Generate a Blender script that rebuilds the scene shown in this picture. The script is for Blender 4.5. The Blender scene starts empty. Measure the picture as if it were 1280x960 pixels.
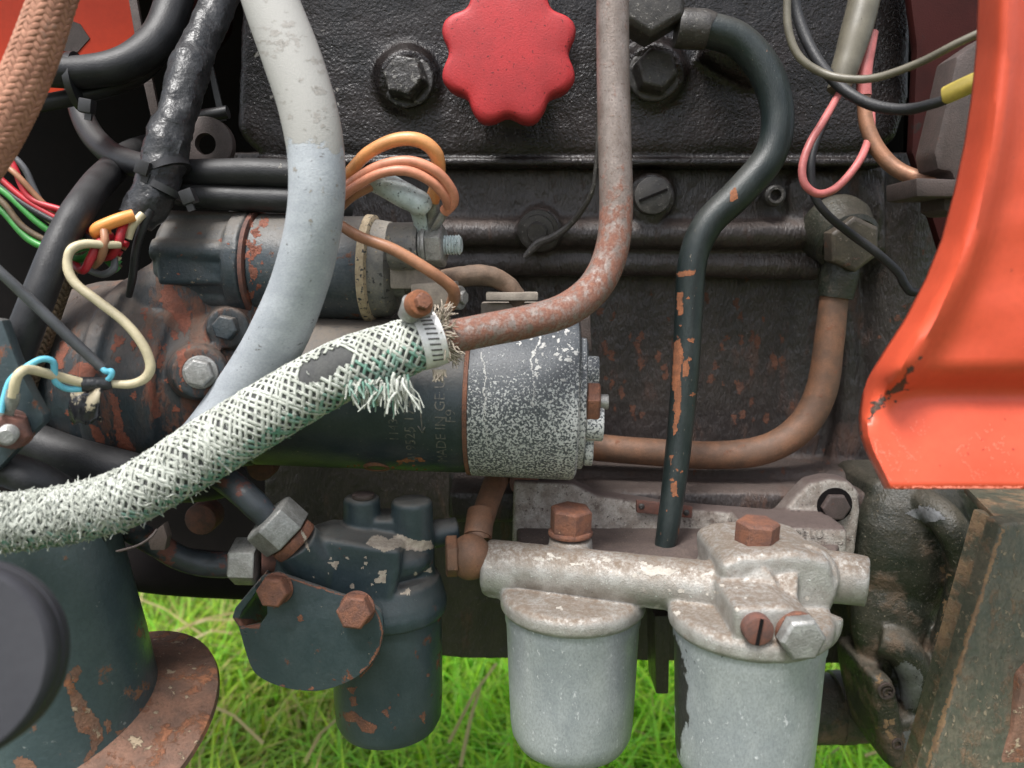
import bpy, bmesh, math, random
import numpy as np
from mathutils import Vector as V, Matrix, noise as mnoise

random.seed(7)
rng = np.random.default_rng(7)
scene = bpy.context.scene
col = scene.collection
R = math.radians
PI = math.pi

# ------------------------------------------------------------------ camera, sky, sun, exposure
FPX = 967.0                       # focal length in pixels of the 1280 px wide photograph
PITCH = R(8)
CP, SP = math.cos(PITCH), math.sin(PITCH)
cam_d = bpy.data.cameras.new('camera')
cam = bpy.data.objects.new('camera', cam_d)
col.objects.link(cam)
cam_d.sensor_fit = 'HORIZONTAL'
cam_d.sensor_width = 36.0
cam_d.lens = FPX / 1280.0 * 36.0
cam_d.clip_start = 0.02
cam_d.clip_end = 400
cam.location = (0, 0, 0)
cam.rotation_euler = (PI / 2 - PITCH, 0, 0)
cam_d.dof.use_dof = True
cam_d.dof.focus_distance = 0.54
cam_d.dof.aperture_fstop = 7.0
scene.camera = cam

SUN_EL, SUN_ROT = R(64), R(210)
w = bpy.data.worlds.new('World')
scene.world = w
w.use_nodes = True
nt = w.node_tree
bg = nt.nodes['Background']
sky = nt.nodes.new('ShaderNodeTexSky')
sky.sky_type = 'NISHITA'
sky.sun_disc = False
sky.sun_elevation = SUN_EL
sky.sun_rotation = SUN_ROT
sky.air_density = 1.0
sky.dust_density = 4.0
sky.ozone_density = 1.0
hs = nt.nodes.new('ShaderNodeHueSaturation')
hs.inputs['Saturation'].default_value = 0.42       # thin white overcast
nt.links.new(sky.outputs[0], hs.inputs['Color'])
nt.links.new(hs.outputs[0], bg.inputs['Color'])
bg.inputs['Strength'].default_value = 0.095
sd = bpy.data.lights.new('sun', 'SUN')
sd.energy = 1.5
sd.angle = R(16)
sd.color = (1.0, 0.985, 0.965)
so = bpy.data.objects.new('sun', sd)
col.objects.link(so)
az = SUN_ROT
sdir = V((math.sin(az) * math.cos(SUN_EL), math.cos(az) * math.cos(SUN_EL), math.sin(SUN_EL)))   # towards the sun
so.rotation_euler = sdir.to_track_quat('Z', 'Y').to_euler()
vs = scene.view_settings
vs.view_transform = 'Standard'
vs.look = 'None'
vs.exposure = 1.5
vs.gamma = 1.0
vs.use_curve_mapping = False

# ------------------------------------------------------------------ helpers: where things stand
def P(px, py, Y):
    """the point at distance Y in front of the camera on the ray through photograph pixel (px, py)"""
    x = (px - 640) / FPX
    y = (480 - py) / FPX
    d = V((x, CP + y * SP, -SP + y * CP))
    return d * (Y / d.y)

def depth(p):
    return p.y * CP - p.z * SP

def M(px, p):
    """px pixels at point p, in metres"""
    return px * depth(p) / FPX

def path_px(pts, n=10):
    """smooth path from (px, py, Y, r_px) control points -> list of (point, radius)"""
    c = []
    for q in pts:
        p = P(q[0], q[1], q[2])
        c.append((p, M(q[3], p)))
    return smooth_path(c, n)

def smooth_path(c, n=10):
    out = []
    m = len(c)
    for i in range(m - 1):
        p0 = c[max(i - 1, 0)][0]; p1, r1 = c[i]; p2, r2 = c[i + 1]; p3 = c[min(i + 2, m - 1)][0]
        for k in range(n):
            t = k / n
            t2, t3 = t * t, t * t * t
            p = 0.5 * ((2 * p1) + (p2 - p0) * t + (2 * p0 - 5 * p1 + 4 * p2 - p3) * t2 + (3 * p1 - p0 - 3 * p2 + p3) * t3)
            out.append((p, r1 + (r2 - r1) * (t * t * (3 - 2 * t))))
    out.append((c[-1][0].copy(), c[-1][1]))
    return out

def frames(path):
    pts = [p for p, r in path]
    n = len(pts)
    T = []
    for i in range(n):
        t = pts[min(i + 1, n - 1)] - pts[max(i - 1, 0)]
        T.append(t.normalized())
    a = V((0, 0, 1)) if abs(T[0].z) < 0.9 else V((0, 1, 0))
    N = (a - T[0] * a.dot(T[0])).normalized()
    F = []
    for i in range(n):
        if i:
            N = (N - T[i] * N.dot(T[i])).normalized()
        F.append((T[i], N, T[i].cross(N)))
    return F

def axes(ax):
    ax = ax.normalized()
    a = V((0, 0, 1)) if abs(ax.z) < 0.9 else V((0, 1, 0))
    n = (a - ax * a.dot(ax)).normalized()
    return ax, n, ax.cross(n)

LOC = {}          # object name -> world position of the thing it belongs to

class MB:
    """collects closed shapes; build() links them as ONE mesh object"""
    def __init__(self):
        self.v = []; self.f = []; self.m = []
        self.cur = 0
    def add(self, vs, fs):
        o = len(self.v)
        self.v += [tuple(x) for x in vs]
        self.f += [tuple(i + o for i in f) for f in fs]
        self.m += [self.cur] * len(fs)
        return self
    def tube(self, path, sides=16, caps=True, wob=0.0, flat=1.0):
        F = frames(path)
        vs, fs = [], []
        n = len(path)
        for i, (p, r) in enumerate(path):
            T, N, B = F[i]
            for k in range(sides):
                a = 2 * PI * k / sides
                rr = r
                if wob:
                    d = N * math.cos(a) + B * math.sin(a)
                    rr = r * (1 + wob * mnoise.noise((p + d * r) * 90) + wob * .6 * mnoise.noise((p + d * r) * 240))
                vs.append(p + N * (math.cos(a) * rr * flat) + B * (math.sin(a) * rr))
        for i in range(n - 1):
            for k in range(sides):
                a = i * sides + k; b = i * sides + (k + 1) % sides
                fs.append((a, b, b + sides, a + sides))
        if caps:
            fs.append(tuple(range(sides))[::-1])
            fs.append(tuple((n - 1) * sides + k for k in range(sides)))
        return self.add(vs, fs)
    def lathe(self, p0, p1, prof, sides=40, closed=True):
        """profile [(t, r)] along the axis p0->p1 (t in 0..1, r in metres)"""
        ax, N, B = axes(p1 - p0)
        L = (p1 - p0).length
        vs, fs = [], []
        for t, r in prof:
            c = p0 + ax * (t * L)
            for k in range(sides):
                a = 2 * PI * k / sides
                vs.append(c + N * (math.cos(a) * r) + B * (math.sin(a) * r))
        for i in range(len(prof) - 1):
            for k in range(sides):
                a = i * sides + k; b = i * sides + (k + 1) % sides
                fs.append((a, b, b + sides, a + sides))
        if closed:
            fs.append(tuple(range(sides))[::-1])
            fs.append(tuple((len(prof) - 1) * sides + k for k in range(sides)))
        return self.add(vs, fs)
    def cyl(self, p0, p1, r, r2=None, sides=32, ch=0.0):
        r2 = r if r2 is None else r2
        L = (p1 - p0).length
        if ch:
            c = ch / L
            return self.lathe(p0, p1, [(0, r - ch), (c * .3, r - ch * .3), (c, r), (1 - c, r2), (1 - c * .3, r2 - ch * .3), (1, r2 - ch)], sides)
        return self.lathe(p0, p1, [(0, r), (1, r2)], sides)
    def sphere(self, c, r, sc=(1, 1, 1), seg=20):
        vs, fs = [], []
        rings = seg // 2
        for i in range(1, rings):
            th = PI * i / rings
            for k in range(seg):
                a = 2 * PI * k / seg
                vs.append(c + V((r * sc[0] * math.sin(th) * math.cos(a), r * sc[1] * math.sin(th) * math.sin(a), r * sc[2] * math.cos(th))))
        top = len(vs); vs.append(c + V((0, 0, r * sc[2])))
        bot = len(vs); vs.append(c - V((0, 0, r * sc[2])))
        for i in range(rings - 2):
            for k in range(seg):
                a = i * seg + k; b = i * seg + (k + 1) % seg
                fs.append((a, a + seg, b + seg, b))
        for k in range(seg):
            fs.append((top, k, (k + 1) % seg))
            b = (rings - 2) * seg
            fs.append((bot, b + (k + 1) % seg, b + k))
        return self.add(vs, fs)
    def bm(self, b):
        b.verts.index_update()
        vs = [v.co.copy() for v in b.verts]
        fs = [tuple(v.index for v in f.verts) for f in b.faces]
        b.free()
        return self.add(vs, fs)
    def solid(self, front, back, bev=0.0, seg=2):
        """closed prism between two matching outlines of points"""
        b = bmesh.new()
        A = [b.verts.new(p) for p in front]; B = [b.verts.new(p) for p in back]
        n = len(A)
        b.faces.new(A)
        b.faces.new(B[::-1])
        for i in range(n):
            j = (i + 1) % n
            b.faces.new((A[j], A[i], B[i], B[j]))
        bmesh.ops.recalc_face_normals(b, faces=b.faces[:])
        if bev:
            bmesh.ops.bevel(b, geom=b.edges[:], offset=bev, segments=seg, profile=0.6, affect='EDGES', clamp_overlap=True)
        return self.bm(b)
    def prism(self, outline, Y0, Y1, bev=0.0, seg=2):
        """photograph outline at distance Y0 carried straight back (along +Y) to Y1"""
        f = [P(x, y, Y0) for x, y in outline]
        k = [p + V((0, Y1 - Y0, 0)) for p in f]
        return self.solid(f, k, bev, seg)
    def box(self, c, half, rot=None, bev=0.0):
        b = bmesh.new()
        bmesh.ops.create_cube(b, size=2.0)
        for v in b.verts:
            q = V((v.co.x * half[0], v.co.y * half[1], v.co.z * half[2]))
            v.co = (rot @ q if rot else q) + c
        if bev:
            bmesh.ops.bevel(b, geom=b.edges[:], offset=bev, segments=2, profile=.6, affect='EDGES')
        return self.bm(b)
    def hexa(self, c, ax, r, h, turn=0.0, cham=0.12, sides=6):
        """hexagonal head whose base is centred on c, standing h along ax, chamfered on top"""
        ax, N, B = axes(ax)
        vs, fs = [], []
        rings = [(0, r), (h * .08, r), (h * (1 - cham), r), (h, r * .86)]
        b = bmesh.new()
        rows = []
        for hh, rr in rings:
            rows.append([b.verts.new(c + ax * hh + N * (rr * math.cos(turn + 2 * PI * k / sides)) + B * (rr * math.sin(turn + 2 * PI * k / sides))) for k in range(sides)])
        for i in range(len(rows) - 1):
            for k in range(sides):
                b.faces.new((rows[i][k], rows[i][(k + 1) % sides], rows[i + 1][(k + 1) % sides], rows[i + 1][k]))
        b.faces.new(rows[-1]); b.faces.new(rows[0][::-1])
        bmesh.ops.recalc_face_normals(b, faces=b.faces[:])
        bmesh.ops.bevel(b, geom=b.edges[:], offset=r * .05, segments=2, profile=.6, affect='EDGES')
        return self.bm(b)
    def mesh(self, name, off, mats):
        me = bpy.data.meshes.new(name)
        o = np.array(off)
        va = np.array(self.v, dtype=np.float64) - o
        me.from_pydata(va.tolist(), [], self.f)
        for m in mats:
            me.materials.append(m)
        if len(mats) > 1:
            me.polygons.foreach_set('material_index', np.array(self.m, dtype=np.int32))
        return me
    def build(self, name, mat, parent=None, smooth=35, cast=None, sm=6, disp=0.0, dscale=0.01):
        mats = mat if isinstance(mat, (list, tuple)) else [mat]
        if parent is not None:
            off = LOC[parent.name]
        else:
            a = np.array(self.v)
            lo, hi = a.min(0), a.max(0)
            off = V(((lo[0] + hi[0]) / 2, (lo[1] + hi[1]) / 2, lo[2]))
        me = self.mesh(name, off, mats)
        if cast:
            bm_ = bmesh.new(); bm_.from_mesh(me)
            bmesh.ops.recalc_face_normals(bm_, faces=bm_.faces[:])
            bm_.to_mesh(me); bm_.free()
            t = bpy.data.objects.new('casting_blank', me)
            col.objects.link(t)
            md = t.modifiers.new('r', 'REMESH'); md.mode = 'VOXEL'; md.voxel_size = cast
            if sm:
                md = t.modifiers.new('s', 'SMOOTH'); md.iterations = sm; md.factor = .5
            if disp:
                tx = bpy.data.textures.new('t', 'CLOUDS'); tx.noise_scale = dscale; tx.noise_depth = 3
                md = t.modifiers.new('d', 'DISPLACE'); md.texture = tx; md.strength = disp; md.mid_level = .5; md.texture_coords = 'LOCAL'
            dg = bpy.context.evaluated_depsgraph_get()
            me2 = bpy.data.meshes.new_from_object(t.evaluated_get(dg))
            me2.name = name
            bpy.data.objects.remove(t)
            bpy.data.meshes.remove(me)
            me = me2
            if not me.materials:
                me.materials.append(mats[0])
            me.polygons.foreach_set('use_smooth', np.ones(len(me.polygons), dtype=bool))
        else:
            me.polygons.foreach_set('use_smooth', np.ones(len(me.polygons), dtype=bool))
            me.set_sharp_from_angle(angle=R(smooth))
        o = bpy.data.objects.new(name, me)
        col.objects.link(o)
        if parent is not None:
            o.parent = parent
        else:
            o.location = off
        LOC[o.name] = V(off)
        return o

def hit_Y(px, py):
    """distance of the first surface built so far along the ray through a photograph pixel"""
    dg = bpy.context.evaluated_depsgraph_get()
    ok, loc, nn, i, o, m = scene.ray_cast(dg, V((0, 0, 0)), P(px, py, 1.0).normalized())
    return loc.y if ok else None

def decal(outlines, mat, parent, name, step=1.1, ragged=3.0, lift=.00022, only=None):
    """a thin ragged layer (scale, flaked paint) lying on whatever surface the outlines fall on"""
    dg = bpy.context.evaluated_depsgraph_get()
    vs, fs = [], []
    for poly in outlines:
        xs = [p[0] for p in poly]; ys = [p[1] for p in poly]
        x0, y0 = min(xs) - 4, min(ys) - 4
        nx = int((max(xs) + 4 - x0) / step) + 2; ny = int((max(ys) + 4 - y0) / step) + 2
        idx = {}
        def inside(x, y):
            x += ragged * mnoise.noise((x * .11, y * .11, 1.7)) + ragged * .7 * mnoise.noise((x * .33, y * .33, 5.1))
            y += ragged * mnoise.noise((x * .11, y * .11, 9.2)) + ragged * .7 * mnoise.noise((x * .33, y * .33, 2.1))
            c = False
            j = len(poly) - 1
            for i in range(len(poly)):
                if (poly[i][1] > y) != (poly[j][1] > y) and x < (poly[j][0] - poly[i][0]) * (y - poly[i][1]) / (poly[j][1] - poly[i][1]) + poly[i][0]:
                    c = not c
                j = i
            return c
        def vert(i, k):
            if (i, k) not in idx:
                d = P(x0 + i * step, y0 + k * step, 1.0).normalized()
                ok, loc, nn, fi, o, m = scene.ray_cast(dg, V((0, 0, 0)), d)
                if not ok or (only and not o.name.startswith(only)):
                    idx[(i, k)] = None
                else:
                    idx[(i, k)] = len(vs); vs.append(loc - d * lift)
            return idx[(i, k)]
        for i in range(nx):
            for k in range(ny):
                if inside(x0 + (i + .5) * step, y0 + (k + .5) * step):
                    q = [vert(i, k), vert(i + 1, k), vert(i + 1, k + 1), vert(i, k + 1)]
                    if None in q: continue
                    ds = [vs[n].length for n in q]
                    if max(ds) - min(ds) > .006: continue
                    fs.append(q[::-1])
    if not fs: return None
    b = MB(); b.add(vs, fs)
    o = b.build(name, mat, parent, smooth=180)
    o['kind'] = 'stuff'
    return o

def tag(o, label=None, cat=None, group=None, kind=None):
    if label: o['label'] = label
    if cat: o['category'] = cat
    if group: o['group'] = group
    if kind: o['kind'] = kind
    return o

def thing(name, label, cat, loc, group=None):
    o = bpy.data.objects.new(name, None)
    o.empty_display_size = .02
    col.objects.link(o)
    o.location = loc
    LOC[o.name] = V(loc)
    return tag(o, label, cat, group)

# ------------------------------------------------------------------ helpers: materials
RUST = ((.30, .105, .045), (.10, .042, .026))
def N_(t, typ, **kw):
    n = t.nodes.new(typ)
    for k, v in kw.items():
        if k in n.inputs: n.inputs[k].default_value = v
        else: setattr(n, k, v)
    return n

def c4(c): return (c[0], c[1], c[2], 1)

def worn(name, base, base2=None, s1=60, rust=None, rs=110, rc=RUST, speck=None, ss=500, sc=(.55, .53, .48), dust=0, dc=(.16, .13, .10),
         rough=.5, metal=0.0, bump=.25, bs=900, spec=.5, grad=None, sgrad=None, stretch=(1, 1, 1), coat=0.0, fine=.25, edge=None, rrough=.85,
         bump2=0.0, bs2=150, speck2=None, ss2=1200, sc2=(.02, .02, .02), sheen=0.0, soft=.05, dn=(.22, .52)):
    m = bpy.data.materials.new(name)
    m.use_nodes = True
    t = m.node_tree
    L = t.links.new
    bs_ = t.nodes['Principled BSDF']
    tc = N_(t, 'ShaderNodeTexCoord')
    oi = N_(t, 'ShaderNodeObjectInfo')
    mp = N_(t, 'ShaderNodeMapping')
    mp.inputs['Scale'].default_value = stretch
    ml = N_(t, 'ShaderNodeMath', operation='MULTIPLY'); ml.inputs[1].default_value = 3.0
    L(oi.outputs['Random'], ml.inputs[0])
    L(ml.outputs[0], mp.inputs['Location'])
    L(tc.outputs['Object'], mp.inputs['Vector'])
    co = mp.outputs[0]
    geo = N_(t, 'ShaderNodeNewGeometry')
    def noise(scale, detail=6, ro=.6, src=co):
        n = N_(t, 'ShaderNodeTexNoise'); n.inputs['Scale'].default_value = scale; n.inputs['Detail'].default_value = detail; n.inputs['Roughness'].default_value = ro
        L(src, n.inputs['Vector'])
        return n.outputs['Fac']
    def math_(op, a, b, clamp=False):
        n = N_(t, 'ShaderNodeMath', operation=op); n.use_clamp = clamp
        for i, q in enumerate((a, b)):
            if isinstance(q, (int, float)): n.inputs[i].default_value = q
            else: L(q, n.inputs[i])
        return n.outputs[0]
    def rng_(x, a, b, c=0, d=1):
        n = N_(t, 'ShaderNodeMapRange'); n.interpolation_type = 'SMOOTHSTEP'
        for k, q in zip((1, 2, 3, 4), (a, b, c, d)): n.inputs[k].default_value = q
        L(x, n.inputs[0])
        return n.outputs[0]
    def mix(f, a, b):
        n = N_(t, 'ShaderNodeMix', data_type='RGBA'); n.clamp_factor = True
        if isinstance(f, (int, float)): n.inputs[0].default_value = f
        else: L(f, n.inputs[0])
        for i, q in ((6, a), (7, b)):
            if isinstance(q, tuple): n.inputs[i].default_value = c4(q)
            else: L(q, n.inputs[i])
        return n.outputs[2]
    def graded(x, g):
        if not g: return x
        sp = N_(t, 'ShaderNodeSeparateXYZ'); L(geo.outputs['Position'], sp.inputs[0])
        for axn, lo, hi, wt in g:
            x = math_('ADD', x, math_('MULTIPLY', rng_(sp.outputs['XYZ'.index(axn)], lo, hi), wt))
        return x
    base2 = base2 or tuple(c * .6 for c in base)
    n1 = noise(s1, 8, .65)
    c = mix(rng_(n1, .36, .66), base, base2)
    nf = noise(bs, 3, .6)
    if fine:
        c = mix(math_('MULTIPLY', rng_(nf, .35, .7), fine), c, tuple(x * .45 for x in base))
    r = math_('ADD', rough, math_('MULTIPLY', math_('SUBTRACT', n1, .5), .35))
    h = math_('MULTIPLY', nf, .5)
    met = None
    if speck2 is not None:
        k = rng_(noise(ss2, 4, .6), speck2, speck2 + .05)
        c = mix(k, c, sc2)
    if speck is not None:
        k = rng_(graded(noise(ss, 6, .65), sgrad), speck, speck + .05)
        c = mix(k, c, sc)
        r = math_('ADD', r, math_('MULTIPLY', k, .25))
        h = math_('ADD', h, math_('MULTIPLY', k, .5))
    if rust is not None:
        nr = graded(math_('ADD', noise(rs, 10, .70), math_('MULTIPLY', math_('SUBTRACT', noise(rs * 9, 4, .7), .5), .12)), grad)
        if edge:
            nr = math_('ADD', nr, math_('MULTIPLY', rng_(geo.outputs['Pointiness'], .51, .58), edge))
        k = rng_(nr, rust, rust + soft)
        rcx = mix(rng_(noise(rs * 4, 6, .7), .35, .65), rc[0], rc[1])
        c = mix(k, c, rcx)
        r = mix_f(t, k, r, rrough)
        h = math_('ADD', h, math_('MULTIPLY', math_('MULTIPLY', k, noise(rs * 6, 4, .7)), 1.0))
        if metal:
            met = math_('MULTIPLY', math_('SUBTRACT', 1.0, k), metal)
    if dust:
        sp = N_(t, 'ShaderNodeSeparateXYZ'); L(geo.outputs['Normal'], sp.inputs[0])
        k = math_('MULTIPLY', math_('MULTIPLY', rng_(sp.outputs[2], .1, .85), rng_(noise(s1 * 5, 8, .75), dn[0], dn[1])), dust)
        c = mix(k, c, dc)
        r = mix_f(t, k, r, .9)
    if bump2:
        h = math_('ADD', h, math_('MULTIPLY', noise(bs2, 3, .5), bump2))
    L(c, bs_.inputs['Base Color'])
    L(math_('ADD', r, 0.0, True), bs_.inputs['Roughness'])
    if met is not None: L(met, bs_.inputs['Metallic'])
    else: bs_.inputs['Metallic'].default_value = metal
    bs_.inputs['Specular IOR Level'].default_value = spec
    bs_.inputs['Coat Weight'].default_value = coat
    bs_.inputs['Coat Roughness'].default_value = .25
    if sheen: bs_.inputs['Sheen Weight'].default_value = sheen
    b = N_(t, 'ShaderNodeBump'); b.inputs['Strength'].default_value = bump; b.inputs['Distance'].default_value = .0012
    L(h, b.inputs['Height'])
    L(b.outputs[0], bs_.inputs['Normal'])
    return m

def mix_f(t, k, a, b):
    n = t.nodes.new('ShaderNodeMix'); n.data_type = 'FLOAT'
    t.links.new(k, n.inputs[0])
    for i, q in ((2, a), (3, b)):
        if isinstance(q, (int, float)): n.inputs[i].default_value = q
        else: t.links.new(q, n.inputs[i])
    return n.outputs[0]

mt = {}
mt['grease'] = worn('oily_brown_cast_iron', (.052, .042, .039), (.027, .0225, .0215), s1=30, rough=.36, bump=.9, bs=520, bump2=.9, bs2=260, fine=.6, spec=.6,
                    rust=.60, rs=40, soft=.14, rc=((.14, .062, .038), (.075, .046, .034)), grad=[('Z', .12, .04, .02), ('Z', .02, -.12, .04), ('X', .18, .27, .03)],
                    speck=.64, ss=620, sc=(.17, .145, .12), dust=.6, dc=(.095, .068, .056), stretch=(1.2, 1, .45), rrough=.55)
mt['cover'] = worn('black_tarry_cover', (.0085, .0065, .0062), (.020, .0135, .0125), s1=22, rough=.27, bump=.8, bs=620, bump2=1.0, bs2=380, fine=.4, spec=.5, speck=.68, ss=640, sc=(.08, .068, .06), dust=.12, dc=(.04, .03, .026))
mt['bolt_dark'] = worn('dark_oily_steel', (.035, .032, .03), (.06, .055, .05), s1=150, rough=.45, bump=.5, bs=700, speck=.60, ss=420, sc=(.17, .16, .145))
mt['bolt_silver'] = worn('oily_bolt_with_bare_face', (.018, .016, .015), (.05, .047, .043), s1=120, rough=.35, bump=.9, bs=500, speck=.56, ss=230, sc=(.16, .155, .145))
mt['navy'] = worn('dark_blue_green_paint', (.031, .048, .055), (.044, .062, .068), s1=40, rough=.34, rust=.645, rs=60, soft=.04, edge=.10, speck=.69, ss=300, sc=(.30, .27, .22), bump=.35, bs=500, fine=.25, dust=.5, dc=(.14, .12, .10))
mt['navy_starter'] = worn('starter_dark_paint', (.017, .027, .036), (.034, .043, .050), s1=35, rough=.34, rust=.69, rs=90, edge=.05, speck=.665, ss=420, sc=(.26, .22, .16), bump=.3, bs=600, fine=.3, dust=.75, dc=(.17, .14, .11), dn=(.2, .55))
mt['sol'] = worn('solenoid_dark_paint', (.027, .042, .053), (.065, .073, .078), s1=40, rough=.36, rust=.66, rs=70, soft=.06, edge=.06, speck=.63, ss=300, sc=(.22, .18, .13), bump=.5, bs=500, dust=.5, dc=(.20, .165, .13), fine=.4)
mt['cap_speck'] = worn('corroded_end_cap', (.065, .074, .084), (.10, .108, .117), s1=50, rough=.5, speck=.640, ss=640, sc=(.46, .47, .46), bump=.5, bs=700,
                       sgrad=[('Z', -.03, -.10, .15), ('X', .02, .05, .05)], fine=.5)
mt['nose'] = worn('rusty_chipped_housing', (.024, .036, .043), (.050, .046, .043), s1=44, rough=.45, rust=.55, rs=38, soft=.07, rc=((.20, .075, .042), (.10, .058, .043)), bump=.55, bs=500, dust=.6, dc=(.15, .11, .085), speck=.65, ss=110, sc=(.36, .105, .035), stretch=(1.5, 1, .6), grad=[('X', -.27, -.20, .085)], fine=.4)
mt['silver'] = worn('weathered_cast_aluminium', (.44, .43, .405), (.28, .26, .23), s1=55, rough=.5, metal=.5, bump=.6, bs=900, dust=.85, dc=(.18, .13, .092), speck=.64, ss=420, sc=(.54, .585, .54), rust=.60, rs=42, soft=.18, rc=((.24, .17, .115), (.16, .115, .08)), speck2=.69, ss2=560, sc2=(.12, .09, .07), dn=(.30, .62), fine=.4)
mt['dirty_silver'] = worn('dirty_cast_aluminium', (.42, .39, .35), (.22, .18, .15), s1=110, rough=.7, metal=.1, bump=.8, bs=800, dust=1.0, dc=(.085, .062, .055), rust=.57, rs=75, soft=.12, rc=((.14, .09, .068), (.09, .065, .055)), speck=.60, ss=480, sc=(.50, .47, .42), dn=(.02, .3), speck2=.62, ss2=420, sc2=(.08, .06, .05), fine=.5)
mt['web'] = worn('grimy_brown_web', (.085, .063, .056), (.115, .085, .072), s1=70, rough=.72, bump=.9, bs=700, fine=.5, speck=.64, ss=420, sc=(.30, .27, .23), rust=.64, rs=50, soft=.1, rc=((.05, .036, .032), (.06, .045, .04)))
mt['can'] = worn('galvanised_bowl', (.46, .485, .51), (.33, .36, .385), s1=30, rough=.42, metal=.4, bump=.3, bs=800, speck=.615, ss=260, sc=(.60, .615, .63), speck2=.68, ss2=380, sc2=(.2, .205, .21), fine=.4, stretch=(1, 1, .6))
mt['rust'] = worn('rusty_steel', (.205, .082, .045), (.115, .055, .04), s1=110, rough=.75, bump=.9, bs=800, fine=.5, speck=.62, ss=400, sc=(.30, .17, .11), speck2=.64, ss2=500, sc2=(.05, .03, .025))
mt['rustbrown'] = worn('brown_rusty_pipe', (.215, .105, .058), (.12, .070, .046), s1=60, rough=.6, bump=.5, bs=900, rust=.58, rs=110, soft=.1, rc=((.27, .11, .055), (.17, .07, .04)), fine=.4, speck=.68, ss=300, sc=(.06, .05, .042))
mt['rustred'] = worn('dull_red_rust', (.16, .065, .045), (.09, .05, .042), s1=120, rough=.75, bump=.4, bs=700)
mt['pipe'] = worn('pitted_steel_pipe', (.27, .225, .20), (.17, .135, .115), s1=60, rough=.40, metal=.3, bump=.4, bs=900, rust=.555, rs=210, soft=.2, rc=((.25, .11, .07), (.15, .068, .05)), grad=[('Z', .085, .02, .18)], speck2=.60, ss2=620, sc2=(.10, .065, .05), speck=.65, ss=620, sc=(.36, .29, .25), fine=.4, stretch=(1, 1, .8))
mt['greenpipe'] = worn('dark_green_pipe_paint', (.011, .018, .018), (.020, .028, .027), s1=60, rough=.38, rust=.67, rs=85, rc=((.30, .115, .05), (.2, .08, .04)), grad=[('Z', .0, -.05, .05)], bump=.4, bs=600, speck=.67, ss=300, sc=(.24, .20, .15), stretch=(1.6, 1.6, .7), dust=.35, dc=(.08, .07, .06), fine=.3)
mt['greyhose'] = worn('pale_grey_rubber', (.37, .395, .42), (.295, .32, .345), s1=44, rough=.6, bump=.4, bs=700, speck2=.655, ss2=170, sc2=(.14, .14, .14), fine=.3, speck=.58, ss=110, sc=(.285, .28, .262), sgrad=[('Z', .058, .083, .32), ('Z', .085, .06, -.16), ('X', -.126, -.098, .12)], stretch=(1, 1, 1.6))
mt['rubber'] = worn('black_rubber', (.0125, .013, .0145), (.024, .024, .026), s1=60, rough=.46, bump=.35, bs=800, speck=.67, ss=340, sc=(.09, .085, .08), dust=.25, dc=(.055, .052, .048), spec=.45)
mt['tape'] = worn('black_pvc_tape', (.022, .023, .025), (.040, .041, .043), s1=90, rough=.36, bump=.7, bs=120, bump2=1.0, bs2=260, speck=.66, ss=300, sc=(.14, .13, .12), spec=.4)
mt['plastic'] = worn('black_plastic', (.025, .025, .027), s1=80, rough=.4, bump=.1)
mt['capgrey'] = worn('dark_grey_rubber_cap', (.036, .036, .042), (.042, .042, .048), s1=20, rough=.6, bump=.15, bs=300, fine=.15, speck=.72, ss=120, sc=(.06, .06, .062), spec=.3)
mt['knob'] = worn('faded_red_plastic', (.46, .032, .036), (.36, .027, .031), s1=30, rough=.5, bump=.35, bs=900, speck2=.62, ss2=520, sc2=(.13, .012, .014), fine=.25, spec=.4, speck=.69, ss=160, sc=(.50, .10, .10))
mt['red'] = worn('orange_red_paint', (.64, .092, .042), (.54, .070, .031), s1=9, rough=.42, bump=.14, bs=300, rust=.735, rs=45, rc=((.05, .03, .025), (.10, .035, .02)), fine=.1, speck=.70, ss=60, sc=(.67, .125, .065), speck2=.71, ss2=200, sc2=(.36, .05, .026), coat=.05, spec=.4)
mt['red_shaded'] = worn('shaded_orange_red_paint', (.60, .050, .014), (.50, .042, .014), s1=14, rough=.5, bump=.1, bs=300, rust=.66, rs=28, rc=((.09, .05, .035), (.14, .05, .03)), fine=.1, spec=.25)  # deeper copy of the red paint, shade put into its colour
mt['chip'] = worn('bare_chipped_steel', (.05, .035, .03), (.10, .06, .04), s1=400, rough=.8, bump=.5)
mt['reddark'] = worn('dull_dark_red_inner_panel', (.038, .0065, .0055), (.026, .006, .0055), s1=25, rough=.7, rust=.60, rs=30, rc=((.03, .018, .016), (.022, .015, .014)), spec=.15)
mt['dark'] = worn('flat_black_or_shade_sheet', (.006, .005, .005), (.010, .008, .008), s1=30, rough=.9, bump=.2, spec=.15)  # flat black; on the bulkhead it stands in for the shade under the hood
mt['bracket'] = worn('oily_rusty_cast_bracket', (.022, .026, .019), (.046, .042, .031), s1=40, rough=.32, rust=.60, rs=36, soft=.16, rc=((.16, .10, .06), (.10, .07, .046)), bump=.9, bs=620, bump2=.6, bs2=300, speck=.61, ss=520, sc=(.17, .145, .10), grad=[('Z', -.18, -.25, .12)], dust=.4, dc=(.12, .10, .075), fine=.5)
mt['beam'] = worn('weathered_green_beam', (.072, .078, .056), (.125, .112, .078), s1=90, rough=.5, rust=.575, rs=70, soft=.14, edge=.16, rc=((.26, .17, .09), (.17, .11, .065)), bump=.9, bs=500, speck=.585, ss=360, sc=(.23, .19, .125), stretch=(1, .4, .6), fine=.5)
mt['steel'] = worn('zinc_plated_steel', (.36, .36, .345), (.22, .215, .20), s1=120, rough=.42, metal=.45, bump=.6, bs=800, rust=.62, rs=170, soft=.12, rc=((.22, .14, .08), (.16, .10, .065)), fine=.5)
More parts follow.
